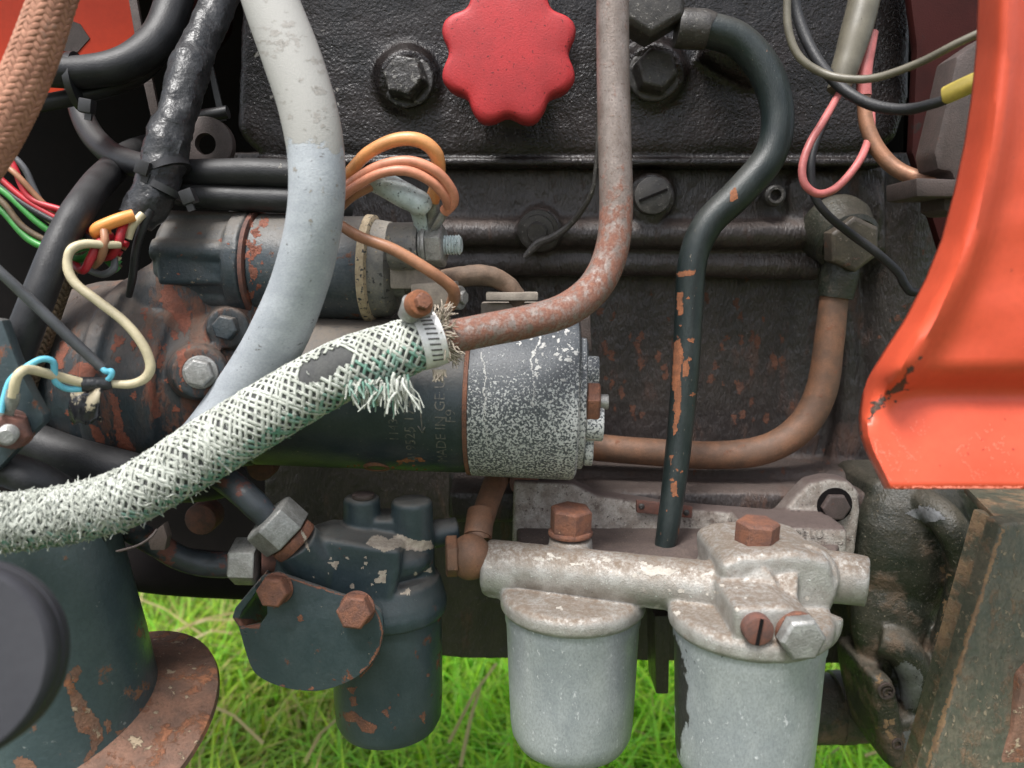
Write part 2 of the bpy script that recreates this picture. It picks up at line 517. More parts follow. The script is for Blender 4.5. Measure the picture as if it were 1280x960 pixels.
mt['white_steel'] = worn('bright_clamp_steel', (.78, .78, .77), (.66, .65, .63), s1=150, rough=.4, metal=.1, bump=.15, bs=700)
mt['slotgrey'] = worn('grimy_slot', (.13, .125, .12), s1=150, rough=.7)
mt['braid'] = worn('off_white_yarn', (.56, .58, .52), (.36, .375, .325), s1=90, rough=.95, bump=.5, bs=2500, fine=.35, sheen=.1)
mt['core'] = worn('dusty_black_rubber', (.045, .046, .046), (.075, .076, .072), s1=120, rough=.8, bump=.3, bs=900, fine=.4)
mt['braid_green'] = worn('green_yarn', (.12, .27, .205), (.36, .46, .40), s1=160, rough=.95, bump=.3, bs=2500, fine=.3)
mt['fray'] = worn('grubby_yarn', (.45, .39, .31), (.30, .25, .2), s1=300, rough=.9, bump=.3, bs=2500)
mt['orange_yarn'] = worn('faded_orange_yarn', (.46, .225, .145), (.32, .15, .095), s1=120, rough=.85, bump=.7, bs=1800, fine=.5, rust=.58, rs=26, soft=.1, rc=((.32, .245, .20), (.27, .19, .15)))
mt['brass_yarn'] = worn('brown_cloth_sheath', (.15, .10, .055), (.08, .055, .035), s1=200, rough=.6, bump=.3, bs=1500)
def wire(name, c, rough=.42, dirt=.5, sp=.70):
    return worn(name, c, tuple(x * dirt for x in c), s1=70, rough=rough, bump=.1, bs=900, fine=.12, speck=sp, ss=260, sc=tuple(x * .3 for x in c))
mt['w_orange'] = wire('orange_insulation', (.70, .31, .115), dirt=.72)
mt['w_salmon'] = wire('salmon_insulation', (.64, .26, .155), dirt=.68)
mt['w_brown'] = wire('tan_brown_insulation', (.42, .20, .11), dirt=.65)
mt['w_bright'] = wire('bright_orange_insulation', (.85, .33, .08), dirt=.9, sp=.9)
mt['w_cream'] = wire('cream_insulation', (.60, .52, .34), dirt=.75, sp=.75)
mt['w_grey'] = wire('grey_insulation', (.115, .118, .125), dirt=.7)
mt['w_olive'] = wire('olive_grey_insulation', (.15, .135, .10), dirt=.7)
mt['w_pink'] = wire('pink_insulation', (.52, .15, .14), dirt=.65)
mt['w_red'] = wire('red_insulation', (.50, .022, .035), dirt=.7)
mt['w_green'] = wire('green_insulation', (.045, .27, .05), dirt=.6)
mt['w_cyan'] = wire('light_blue_insulation', (.16, .56, .72), dirt=.85, sp=.9)
mt['w_yellow'] = wire('yellow_plastic', (.62, .48, .10), dirt=.75, sp=.66)
mt['w_copper'] = worn('brown_copper_tube', (.34, .165, .095), (.20, .11, .07), s1=80, rough=.45, metal=.3, bump=.25, bs=900, speck=.68, ss=350, sc=(.5, .36, .28))
mt['sleeve'] = worn('pale_blue_grey_sleeve', (.52, .60, .60), (.38, .45, .45), s1=120, rough=.42, bump=.6, bs=500, speck2=.60, ss2=380, sc2=(.08, .10, .10))
mt['bakelite'] = worn('grey_black_moulding', (.15, .15, .148), (.24, .225, .20), s1=80, rough=.5, bump=.6, bs=600, speck=.60, ss=230, sc=(.40, .34, .23), dust=.4, dc=(.30, .26, .2), speck2=.60, ss2=300, sc2=(.05, .05, .05))
mt['beige'] = worn('flaking_beige_sealant', (.52, .42, .28), (.40, .31, .2), s1=200, rough=.8, bump=.5, speck2=.56, ss2=350, sc2=(.06, .06, .06))
mt['dustyplastic'] = worn('dusty_tan_block', (.30, .26, .215), (.21, .18, .15), s1=100, rough=.75, bump=.3)
mt['tannedcable'] = worn('dirty_tan_cloth_cable', (.19, .125, .085), (.12, .085, .062), s1=90, rough=.75, bump=.6, bs=500)
mt['brownplate'] = worn('dull_brown_plate', (.075, .054, .048), (.05, .038, .034), s1=60, rough=.65, bump=.6, rust=.62, rs=50, fine=.4)
mt['flange'] = worn('rusty_flange', (.24, .125, .08), (.13, .078, .056), s1=60, rough=.75, bump=1.0, bs=600, rust=.53, rs=48, soft=.09, rc=((.42, .175, .08), (.28, .115, .06)), speck=.59, ss=130, sc=(.40, .31, .21), fine=.5)
mt['neck'] = worn('dark_teal_paint', (.048, .070, .078), (.066, .092, .098), s1=18, rough=.33, rust=.68, rs=40, soft=.05, rc=((.32, .14, .07), (.19, .095, .055)), grad=[('Z', -.12, -.24, .085)], bump=.35, bs=400, speck=.655, ss=150, sc=(.18, .20, .195), fine=.25, dust=.3)
mt['text'] = worn('worn_stamped_letters', (.125, .118, .105), (.035, .04, .043), s1=300, rough=.5, bump=.2)
mt['orangerust'] = worn('orange_scale_rust', (.29, .105, .045), (.17, .07, .035), s1=150, rough=.85, bump=.7, fine=.4)
mt['redscale'] = worn('red_brown_rust_scale', (.24, .075, .042), (.15, .062, .043), s1=120, rough=.8, bump=.8, bs=700, fine=.4)
mt['redscale2'] = worn('dull_rust_scale', (.15, .062, .036), (.10, .05, .036), s1=120, rough=.8, bump=.8, bs=700, fine=.4)
mt['whitescale'] = worn('white_corrosion', (.50, .50, .48), (.36, .36, .35), s1=200, rough=.85, bump=.6, bs=900)
mt['palescale'] = worn('pale_flaking_scale', (.46, .43, .38), (.34, .31, .27), s1=200, rough=.8, bump=.6, bs=900)
mt['scratch'] = worn('pale_scratch_in_red_paint', (.70, .20, .125), (.68, .16, .09), s1=100, rough=.5)
mt['hosedirt'] = worn('brown_grey_hose_dirt', (.235, .222, .20), (.28, .268, .248), s1=120, rough=.8, bump=.4, bs=700)
mt['ochre'] = worn('ochre_rust_film', (.26, .165, .085), (.17, .105, .06), s1=120, rough=.75, bump=.7, bs=700, fine=.5)
mt['highlight_grey'] = worn('grey_metal_highlight', (.16, .165, .17), (.09, .09, .09), s1=90, rough=.35, bump=.6, bs=500, speck2=.62, ss2=300, sc2=(.03, .03, .03))  # grey metal tone for highlights painted on the bracket
mt['wornhex'] = worn('worn_brown_steel_hex', (.105, .085, .064), (.06, .05, .04), s1=90, rough=.45, bump=.6, bs=600, rust=.60, rs=90, soft=.1, speck=.62, ss=300, sc=(.2, .17, .13), fine=.4)
mt['reddirt'] = worn('dark_smudge_on_red', (.40, .05, .025), (.30, .04, .02), s1=100, rough=.6)
mt['soil'] = worn('dark_turf_soil', (.05, .085, .018), (.06, .07, .02), s1=8, rough=.95, bump=.3, bs=60)

# ------------------------------------------------------------------ ground and grass
GZ = -.85
g = MB()
g.add([(-60, -20, GZ), (60, -20, GZ), (60, 100, GZ), (-60, 100, GZ)], [(0, 1, 2, 3)])
tag(g.build('ground', mt['soil']), 'dark turf ground under the tractor', None, kind='structure')

def grass_material():
    m = bpy.data.materials.new('grass_blades')
    m.use_nodes = True
    t = m.node_tree
    b = t.nodes['Principled BSDF']
    a = N_(t, 'ShaderNodeAttribute'); a.attribute_name = 'tint'
    t.links.new(a.outputs['Color'], b.inputs['Base Color'])
    b.inputs['Roughness'].default_value = .5
    tr = N_(t, 'ShaderNodeBsdfTranslucent')
    t.links.new(a.outputs['Color'], tr.inputs['Color'])
    mx = N_(t, 'ShaderNodeMixShader'); mx.inputs[0].default_value = .5
    out = t.nodes['Material Output']
    t.links.new(b.outputs[0], mx.inputs[1]); t.links.new(tr.outputs[0], mx.inputs[2]); t.links.new(mx.outputs[0], out.inputs['Surface'])
    return m

def make_grass():
    n = 80000
    verts = []; faces = []; cols = []
    X = rng.uniform(-2.2, 2.2, n); Y = rng.uniform(.85, 3.6, n)
    keep = np.abs(X) < Y * .85 + .3
    X, Y = X[keep], Y[keep]
    for x, y in zip(X, Y):
        cl = mnoise.noise((x * 2.3, y * 2.3, 0))
        h = random.uniform(.07, .20) * (1 + .5 * cl)
        wd = random.uniform(.0020, .0044)
        a = random.uniform(0, 2 * PI)
        lean = random.uniform(.35, 1.5) * h
        la = a + random.gauss(0, .4)
        dx, dy = math.cos(la), math.sin(la)
        px, py = -math.sin(la) * wd, math.cos(la) * wd
        dry = random.random() < (.10 + (.16 if x < -.25 else 0))
        if dry:
            c = (random.uniform(.30, .42), random.uniform(.26, .34), .11)
            if random.random() < .5: h *= .5; lean = h * 3.5
        else:
            k = random.uniform(.6, 1.25) * (1 + .35 * cl)
            s = 1.0 if x > -.25 else .72
            k2 = random.uniform(.65, 1.25)
            c = (k2 * .31 * k * (1.1 if x < -.25 else 1) * s + .01, .60 * k * s, .030 * k)
        o = len(verts)
        for i, u in enumerate((0, .35, .7)):
            q = u * u
            cx, cy, cz = x + dx * lean * q, y + dy * lean * q, GZ + h * (u - .25 * q * (lean / h))
            f = 1 - .45 * u
            verts += [(cx - px * f, cy - py * f, cz), (cx + px * f, cy + py * f, cz)]
        verts.append((x + dx * lean, y + dy * lean, GZ + h * (1 - .25 * lean / h)))
        faces += [(o, o + 1, o + 3, o + 2), (o + 2, o + 3, o + 5, o + 4), (o + 4, o + 5, o + 6)]
        cols += [(c[0], c[1], c[2], 1)] * 7
    # long dry stalks lying across the turf
    for (ax, ay, bx, by, wd) in ((165, 745, 255, 795, .0025), (200, 800, 300, 765, .003), (215, 790, 300, 775, .003), (560, 930, 620, 830, .003), (575, 960, 600, 860, .003),
                             (690, 960, 735, 920, .003), (240, 800, 290, 792, .003), (1180, 930, 1080, 945, .003), (260, 880, 330, 930, .003), (380, 955, 420, 900, .003)):
        def gp(px, py):
            x = (px - 640) / FPX; y = (480 - py) / FPX
            d = V((x, CP + y * SP, -SP + y * CP))
            return d * ((GZ + .16) / d.z)
        A, B = gp(ax, ay), gp(bx, by)
        o = len(verts)
        sdv = (B - A).cross(V((0, 0, 1))).normalized() * wd
        up = V((0, 0, wd))
        for q in (A, (A + B) / 2 + V((0, 0, .012)), B):
            verts += [tuple(q - sdv), tuple(q + up), tuple(q + sdv)]
        for i in (0, 3):
            for k in range(2):
                faces.append((o + i + k, o + i + k + 1, o + i + k + 4, o + i + k + 3))
        cols += [(.42, .34, .16, 1)] * 9
    me = bpy.data.meshes.new('grass')
    me.from_pydata(verts, [], faces)
    at = me.color_attributes.new('tint', 'FLOAT_COLOR', 'POINT')
    at.data.foreach_set('color', np.array(cols, dtype=np.float32).ravel())
    me.materials.append(grass_material())
    o = bpy.data.objects.new('grass', me)
    col.objects.link(o)
    tag(o, 'bright green long grass with dry straw under the engine', None, kind='stuff')
make_grass()

# ------------------------------------------------------------------ engine block
X_, Y_, Z_ = V((1, 0, 0)), V((0, 1, 0)), V((0, 0, 1))
eb = thing('engine_block', 'black greasy cast iron engine block filling the background', 'engine', P(760, 820, .72))
b = MB()
b.prism([(285, 190), (1250, 190), (1250, 640), (1100, 650), (1070, 830), (540, 822), (530, 690), (330, 700), (330, 560), (285, 500)], .69, .80)
b.prism([(300, 205), (1110, 205), (1110, 318), (560, 322), (300, 322)], .655, .74, .006, 3)
b.tube(path_px([(540, 292, .652, 17), (700, 292, .652, 17), (860, 294, .652, 17), (1030, 292, .652, 18)]), 16)
b.tube(path_px([(540, 330, .664, 16), (800, 330, .664, 16), (1020, 333, .664, 18)]), 16)
b.tube(path_px([(1120, 215, .70, 62), (1112, 330, .70, 56), (1108, 450, .70, 52), (1105, 660, .70, 52)]), 20)                # corner column
b.tube(path_px([(1200, 60, .73, 62), (1195, 320, .72, 62), (1180, 660, .72, 62)]), 20)
b.prism([(1030, 320), (1075, 320), (1080, 600), (1030, 600), (1046, 540), (1052, 440)], .675, .74, .008, 3)
b.prism([(560, 585), (1100, 590), (1100, 655), (560, 655)], .64, .74, .008, 3)                                              # lower shelf
b.prism([(560, 612), (1100, 616), (1100, 655), (560, 655)], .60, .74, .006, 2)
b.tube(path_px([(1055, 268, .66, 44), (1055, 268, .72, 44)], 4), 24)                                                         # boss behind the union
b.tube(path_px([(813, 247, .640, 30), (813, 247, .72, 32)], 4), 20)
b.tube(path_px([(675, 288, .632, 28), (675, 288, .72, 30)], 4), 20)
b.prism([(1000, 212), (1050, 214), (1046, 245), (1000, 300), (985, 300), (985, 230)], .648, .72, .006, 2)
b.build('block_casting', mt['grease'], eb, cast=.0027, sm=3, disp=.0016, dscale=.008)

b = MB()
b.prism([(300, -60), (1145, -60), (1142, 120), (1125, 175), (1080, 196), (330, 200), (292, 165)], .635, .80, .012, 3)
b.prism([(300, 197), (1110, 197), (1110, 207), (300, 207)], .630, .72)
b.tube(path_px([(880, 58, .628, 16), (915, 74, .626, 20), (945, 100, .634, 14)], 6), 14)
b.sphere(P(640, 75, .65), .050, (1.3, .5, 1.3))
for px, py in ((511, 103), (816, 95)):
    q = P(px, py, .65)
    b.lathe(q, P(px, py, .627), [(0, M(46, q)), (.6, M(42, q)), (1, M(36, q))], 28)
b.build('side_cover', mt['cover'], eb, cast=.0027, sm=5, disp=.0014, dscale=.012)

def bolt_head(mat, c, ax, r, h, parent, turn=0.3, washer=0, name='bolt', sides=6, washer_h=.003):
    b = MB()
    ax = ax.normalized()
    if washer:
        b.cyl(c, c + ax * washer_h, washer, sides=28, ch=.0007)
        c = c + ax * washer_h
    b.hexa(c, ax, r, h, turn, sides=sides)
    return b.build(name, mat, parent)

FWD = V((0, -1, 0))
for (px, py) in ((511, 103), (816, 95)):
    p = P(px, py, .630)
    b = MB(); d = (FWD + V((-.12 if px < 600 else .0, 0, .06))).normalized()
    b.cyl(p, p + d * .005, M(33, p), sides=28, ch=.001); b.hexa(p + d * .004, d, M(28, p), .016, .3, cham=.35)
    b.build('cover_bolt', mt['bolt_silver'] if px < 600 else mt['bolt_dark'], eb, cast=.0009, sm=6, disp=.0012, dscale=.006)
for (px, py, r) in ((813, 246, 23), ):
    p = P(px, py, .640)
    b = MB(); b.cyl(p, p + FWD * .012, M(r, p), sides=28, ch=.0012)
    q = b.build('slotted_plug', mt['bolt_dark'], eb)
    s = MB(); s.box(p + FWD * .0122, (M(r * .8, p), .0012, .0010), Matrix.Rotation(R(-22), 3, 'Y'))
    s.build('slot', mt['dark'], q)
p = P(673, 287, .632)
b = MB(); b.lathe(p, p + FWD * .022 + V((-.002, 0, -.004)), [(0, M(25, p)), (.3, M(25, p)), (.32, M(20, p)), (.7, M(20, p)), (.72, M(13, p)), (1, M(11, p))], 28)
b.build('oil_pressure_sender', mt['bolt_dark'], eb)
p = P(966, 245, .645)
b = MB(); b.lathe(p + FWD * 0, p + FWD * .008, [(0, M(14, p)), (.8, M(13, p)), (1, M(10, p)), (.98, M(7, p)), (.2, M(6, p))], 20)
b.build('drilled_boss', mt['bolt_dark'], eb)
# round rusty studs below the starter
for (px, py, Y, r) in ((325, 585, .60, 17), (250, 650, .60, 20), (655, 603, .585, 19)):
    p = P(px, py, Y)
    b = MB(); b.cyl(p + Y_ * .02, p, M(r, p), sides=20, ch=.0015)
    b.build('core_plug', mt['rustred'], eb)

# lower axle tube behind the bowls
b = MB(); b.tube(path_px([(900, 890, .70, 42), (1010, 886, .70, 42), (1130, 882, .70, 42), (1280, 880, .70, 42)]), 28)
b.lathe(P(1040, 884, .70), P(1062, 883, .70), [(0, .0305), (.1, .034), (.9, .034), (1, .0305)], 28)
tag(b.build('axle_tube', mt['bracket']), 'dark horizontal axle tube low behind the right bowl', 'axle')
b = MB(); b.prism([(818, 770), (838, 770), (836, 868), (820, 868)], .62, .66, .002); b.build('sump_rib', mt['grease'], eb)
# bulkhead added to hide the sky (shade put into its black), far frame rail, underside
b = MB(); b.prism([(-260, -160), (1500, -160), (1500, 560), (420, 560), (420, 700), (-260, 690)], .84, .86)
tag(b.build('added_bulkhead', mt['dark']), 'added black plate with shade in its colour, behind the hoses', 'added_bulkhead')
b = MB(); b.tube(path_px([(-120, 680, .62, 34), (60, 690, .63, 32), (200, 712, .64, 30), (330, 722, .65, 28), (420, 726, .65, 28)]), 20)
tag(b.build('frame_rail', mt['dark']), 'black round frame rail above the grass', 'frame rail')

# ------------------------------------------------------------------ red panels
def red_panel():
    # front edge of the fender, a pressed sheet with a rolled edge: grid of rows
    edge = [(-60, 1224), (0, 1222), (60, 1220), (120, 1214), (180, 1205), (240, 1192), (300, 1176), (350, 1156), (400, 1130), (440, 1104), (470, 1086), (495, 1077), (520, 1073), (545, 1075), (565, 1082), (590, 1095), (611, 1105)]
    rows = []
    m = 26
    ys = np.linspace(-60, 611, 70)
    ex = np.interp(ys, [e[0] for e in edge], [e[1] for e in edge])
    b = MB()
    vs, fs = [], []
    for y, x0 in zip(ys, ex):
        for k in range(m):
            u = k / (m - 1)
            x = x0 + (1400 - x0) * u ** 1.35
            d = x - x0
            lipw = 34 if y < 470 else max(8, 34 - (y - 470) * .35)
            Y = .375
            e = max(0, 1 - d / lipw)
            Y += .022 * e * e                                      # rolled back edge
            Y -= .012 * math.exp(-((d - lipw * 1.15) / 20) ** 2) * (1 if y < 470 else max(.2, 1 - (y - 470) / 60))    # raised bead beside it
            if y > 440:                                            # bend: lower skirt turns outward
                s = min(1, max(0, (y - 455) / 40))
                s = s * s * (3 - 2 * s)
                Y += .014 * s * math.exp(-max(0, y - 495) / 80)
            Y -= .00012 * max(0, y - 500) * .6
            Y += .0006 * mnoise.noise((x / 90, y / 90, 3)) + .0014 * mnoise.noise((x / 150, y / 45, 7)) * min(1, max(0, (d - 40) / 60))
            vs.append(P(x, y, Y))
    for i in range(len(ys) - 1):
        for k in range(m - 1):
            a = i * m + k
            fs.append((a, a + 1, a + m + 1, a + m))
    b.add(vs, fs)
    t = thing('fender_panel', 'bright orange red pressed fender panel at the right edge', 'fender', P(1200, 611, .375))
    o = b.build('sheet', mt['red'], t, smooth=60)
    md = o.modifiers.new('thickness', 'SOLIDIFY'); md.thickness = .0022; md.offset = 1
    return t
fender = red_panel()

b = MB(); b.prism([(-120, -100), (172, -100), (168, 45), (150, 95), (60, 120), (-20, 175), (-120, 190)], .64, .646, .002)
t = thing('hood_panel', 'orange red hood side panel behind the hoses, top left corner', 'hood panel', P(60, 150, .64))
b.build('sheet', mt['red_shaded'], t)
vs, fs = [], []
for i in range(13):
    for k in range(9):
        x = -.62 + 1.30 * i / 12; y = .57 + .38 * k / 8
        vs.append((x, y, .315 + .05 * math.sin(PI * k / 8) + .01 * math.sin(PI * i / 12)))
for i in range(12):
    for k in range(8):
        a = i * 9 + k; fs.append((a, a + 1, a + 10, a + 9))
b = MB(); b.add(vs, fs); o = b.build('unseen_hood_top', mt['red'], t, smooth=80); md = o.modifiers.new('thickness', 'SOLIDIFY'); md.thickness = .002  # out-of-view hood sheet, added overhead to shade the upper engine
b = MB(); b.prism([(52, 25), (75, 20), (100, 30), (112, 48), (96, 66), (70, 62), (50, 48)], .6390, .6415); b.build('bare_or_highlight_patch', mt['brownplate'], t)
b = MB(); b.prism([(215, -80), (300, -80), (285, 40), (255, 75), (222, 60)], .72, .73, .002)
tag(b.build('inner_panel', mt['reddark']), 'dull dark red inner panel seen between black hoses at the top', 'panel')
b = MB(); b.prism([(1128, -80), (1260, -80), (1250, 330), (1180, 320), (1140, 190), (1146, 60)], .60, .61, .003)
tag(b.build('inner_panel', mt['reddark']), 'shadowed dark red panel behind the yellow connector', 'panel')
b = MB(); b.prism([(1196, 70), (1240, 40), (1240, 260), (1200, 250), (1190, 215), (1172, 212), (1168, 190), (1185, 120)], .50, .525, .003)
b.prism([(1145, 222), (1240, 226), (1240, 246), (1146, 246)], .49, .53, .002)
b.prism([(1180, 244), (1215, 246), (1210, 268), (1190, 268), (1180, 262)], .50, .53, .002)
tag(b.build('panel_bracket', mt['brownplate']), 'dull brown bracket beside the red fender edge', 'bracket')
# grey strap and washer in the upper left gap
b = MB(); b.prism([(150, -60), (160, -60), (182, 60), (214, 215), (204, 218), (176, 90)], .60, .604, .001)
tag(b.build('support_strap', mt['brownplate']), 'narrow dull brown strap behind the taped loom', 'strap')
b = MB(); p = P(262, 182, .58)
b.lathe(p, p + FWD * .008, [(0, M(33, p)), (.9, M(33, p)), (1, M(31, p)), (1, M(13, p)), (0, M(13, p))], 32, closed=False)
tag(b.build('washer', mt['brownplate']), 'large dull brown washer behind the black hoses', 'washer')
b = MB(); b.tube(path_px([(235, 148, .60, 8), (285, 140, .60, 8)], 4), 14); b.prism([(258, 75), (264, 75), (282, 150), (274, 152)], .61, .612)
tag(b.build('breather_stub', mt['plastic']), 'short black stub pipe above the brown washer', 'pipe')

# ------------------------------------------------------------------ oil filler cap
def filler_cap():
    c = P(636, 70, .560)
    t = thing('oil_filler_cap', 'faded red scalloped oil filler cap on the black cover', 'filler cap', c)
    ax = V((0, -1, .0)).normalized()
    ax, N, B = axes(ax)
    R0 = M(82, c)
    S = 192
    b = MB(); vs, fs = [], []
    prof = [(-.016, .90, 1), (-.013, .97, 1), (.004, 1.0, 1), (.008, .985, 1), (.0098, .95, .9), (.0105, .88, .6), (.0112, .70, .2), (.0118, .40, 0), (.012, .05, 0)]
    for h, k, sc in prof:
        for i in range(S):
            a = 2 * PI * i / S
            s = math.cos(8 * (a - R(202)))
            lob = .072 * (s if s > 0 else s * 1.25) * sc
            r = R0 * (k + lob)
            vs.append(c + ax * h + N * (math.cos(a) * r) + B * (math.sin(a) * r))
    for i in range(len(prof) - 1):
        for k in range(S):
            a = i * S + k; bb = i * S + (k + 1) % S
            fs.append((a, bb, bb + S, a + S))
    fs.append(tuple(range(S))[::-1]); fs.append(tuple((len(prof) - 1) * S + k for k in range(S)))
    b.add(vs, fs)
    b.build('grip', mt['knob'], t, smooth=50)
    b = MB(); b.cyl(c - ax * .075, c - ax * .014, R0 * .62, sides=40, ch=.002)
    b.build('neck', mt['grease'], t)
filler_cap()

# ------------------------------------------------------------------ pipes
b = MB()
b.tube(path_px([(766, -80, .515, 20), (766, 60, .51, 20.5), (768, 170, .505, 21), (770, 260, .50, 21), (764, 315, .495, 21), (744, 358, .488, 21.5), (708, 387, .478, 21.5), (660, 402, .468, 21), (600, 414, .458, 21), (545, 425, .450, 21), (510, 434, .446, 21)], 14), 28)
tag(b.build('water_pipe', mt['pipe']), 'thick grey steel pipe turning rusty at its bend', 'pipe')

dp = thing('drain_pipe', 'dark green painted S bent pipe down to the filter head', 'pipe', P(830, 690, .555))
b = MB(); b.tube(path_px([(850, 36, .585, 20), (885, 38, .585, 21), (925, 52, .585, 21), (958, 92, .582, 21), (972, 145, .578, 20), (962, 195, .575, 20), (925, 240, .572, 20), (885, 280, .570, 19), (866, 325, .568, 18), (861, 390, .566, 17.5), (857, 460, .562, 17), (849, 550, .556, 16), (838, 640, .548, 14.5), (831, 684, .545, 13)], 12), 24)
b.build('pipe', mt['greenpipe'], dp)
b = MB(); b.tube(path_px([(846, 35, .585, 23), (852, 35.5, .585, 24), (880, 37, .585, 24), (884, 37.5, .585, 22)], 3), 24); b.build('collar', mt['bolt_dark'], dp)
p = P(806, 12, .60); bolt_head(mt['bolt_dark'], p, FWD, M(46, p), .03, dp, turn=R(0), name='union_nut')

fl = thing('fuel_line', 'brown rusty fuel pipe running behind the starter to the filter', 'fuel pipe', P(880, 590, .62))
b = MB(); b.tube(path_px([(1052, 325, .635, 19), (1043, 370, .635, 17), (1036, 430, .632, 18), (1026, 490, .63, 19), (1000, 535, .628, 19), (955, 562, .627, 18.5), (890, 569, .627, 17.5), (800, 564, .630, 17), (700, 556, .635, 17), (650, 560, .63, 16), (626, 590, .60, 15), (612, 622, .565, 15), (600, 660, .535, 15), (598, 672, .53, 15)], 12), 22)
b.build('pipe', mt['rustbrown'], fl)
b = MB(); p = P(1060, 275, .63)
ctr = P(1055, 296, .635)
b.lathe(P(1040, 282, .655), P(1062, 306, .628), [(0, M(44, ctr)), (.3, M(46, ctr)), (.6, M(40, ctr)), (.9, M(40, ctr)), (1, M(35, ctr))], 30)
b.build('banjo_eye', mt['bracket'], fl)
bolt_head(mt['wornhex'], P(1058, 304, .626), V((.12, -1, -.12)), M(34, ctr), .014, fl, turn=R(8), name='banjo_bolt')
b = MB(); b.tube(path_px([(1052, 325, .635, 20), (1049, 345, .635, 23), (1044, 372, .635, 21)], 5), 22); b.build('sleeve', mt['bracket'], fl)
b = MB(); b.tube(path_px([(601, 640, .545, 17), (597, 672, .53, 18)], 3), 20); b.build('sleeve', mt['rustbrown'], fl)
p = P(588, 696, .52)
b = MB(); b.sphere(p, M(27, p), (1, .95, 1.08), 28); b.build('banjo_eye', mt['rustbrown'], fl)
bolt_head(mt['rustbrown'], P(571, 695, .52), V((-1, -.12, .0)), M(26, p), M(14, p), fl, turn=R(10), name='banjo_bolt')

# thin lead from the sender
b = MB(); b.tube(path_px([(749, 120, .57, 2.5), (745, 205, .575, 2.5), (738, 245, .58, 3), (715, 278, .595, 4), (692, 296, .60, 5), (672, 305, .605, 6), (655, 322, .605, 3)], 8), 10)
tag(b.build('sender_lead', mt['bolt_dark']), 'thin greasy lead curving behind the thick grey pipe', 'wire')

# ------------------------------------------------------------------ starter motor
A0, A1 = P(330, 487, .560), P(725, 500, .548)
sm = thing('starter_motor', 'dark painted starter motor with corroded white end cap', 'starter motor', P(520, 600, .56))
AX = (A1 - A0).normalized()
LEN = (A1 - A0).length
def ax_at(px):
    return A0 + (A1 - A0) * ((px - 330) / 395.0)
pm = ax_at(560)
def mr(r): return M(r, pm)
b = MB()
b.lathe(ax_at(300), ax_at(592), [(0, mr(84)), (.08, mr(84)), (.09, mr(92)), (.10, mr(94.5)), (.97, mr(95)), (1, mr(94))], 96)
body = b.build('motor_body', mt['navy_starter'], sm)
b = MB(); b.lathe(ax_at(590), ax_at(596), [(0, mr(95)), (.1, mr(97.5)), (.9, mr(98)), (1, mr(96))], 96); b.build('band', mt['rust'], sm)
b = MB(); b.lathe(ax_at(595), ax_at(722), [(0, mr(95)), (.01, mr(98)), (.94, mr(99)), (.98, mr(97)), (1, mr(92))], 96); b.build('end_cap', mt['cap_speck'], sm)
b = MB(); b.lathe(ax_at(720), ax_at(731), [(0, mr(86)), (.8, mr(85)), (1, mr(80))], 64); b.build('end_plate', mt['cap_speck'], sm)
# lugs on the end plate
AN, AB = axes(AX)[1:]
def on_end(px, ang, rr):
    return ax_at(px) + (FWD * math.cos(ang) + V((0, 0, 1)) * math.sin(ang)) * mr(rr)
for ang, r, h, m_ in ((R(38), 22, 15, 'cap_speck'), (R(-48), 26, 10, 'cap_speck'), (R(-15), 22, 20, 'cap_speck')):
    p = on_end(727, ang, 62)
    b = MB(); b.cyl(p, p + AX * mr(h), mr(r), sides=30, ch=.0012); b.build('end_lug', mt[m_], sm)
p = on_end(727, R(8), 66)
b = MB(); b.hexa(p, AX, mr(24), mr(15), R(20)); q = b.build('end_nut', mt['rust'], sm)
b = MB(); b.cyl(p + AX * mr(10), p + AX * mr(25), mr(9), sides=16, ch=.0008); b.build('stud', mt['steel'], q)
b = MB(); b.prism([(726, 385), (738, 390), (740, 440), (726, 440)], .53, .56, .0015); b.build('end_strap', mt['brownplate'], sm)
b = MB(); b.prism([(722, 500), (742, 505), (748, 540), (745, 552), (724, 548)], .505, .53, .002); b.build('end_tab', mt['dustyplastic'], sm)
# dusty pole shoe screw tray on top
b = MB()
c = P(640, 378, .575)
b.box(c + V((0, .0, -.004)), (M(38, c), .018, .004), None, .0012)
b.build('terminal_tray', mt['dustyplastic'], sm)
# plug with a rusty rim
p = pm + AX * mr(-82) + (FWD * math.cos(R(-62)) + Z_ * math.sin(R(-62))) * mr(94.5)
axp = (FWD * math.cos(R(-62)) + Z_ * math.sin(R(-62)))
b = MB(); b.lathe(p - axp * .004, p + axp * .0012, [(0, mr(17)), (.7, mr(17)), (1, mr(15)), (1, mr(12)), (.75, mr(11)), (.75, .0002)], 30, closed=False); b.build('pole_screw', mt['rust'], sm)
b = MB(); b.cyl(p - axp * .002, p + axp * .0006, mr(11), sides=24); b.build('screw_core', mt['bolt_dark'], sm)

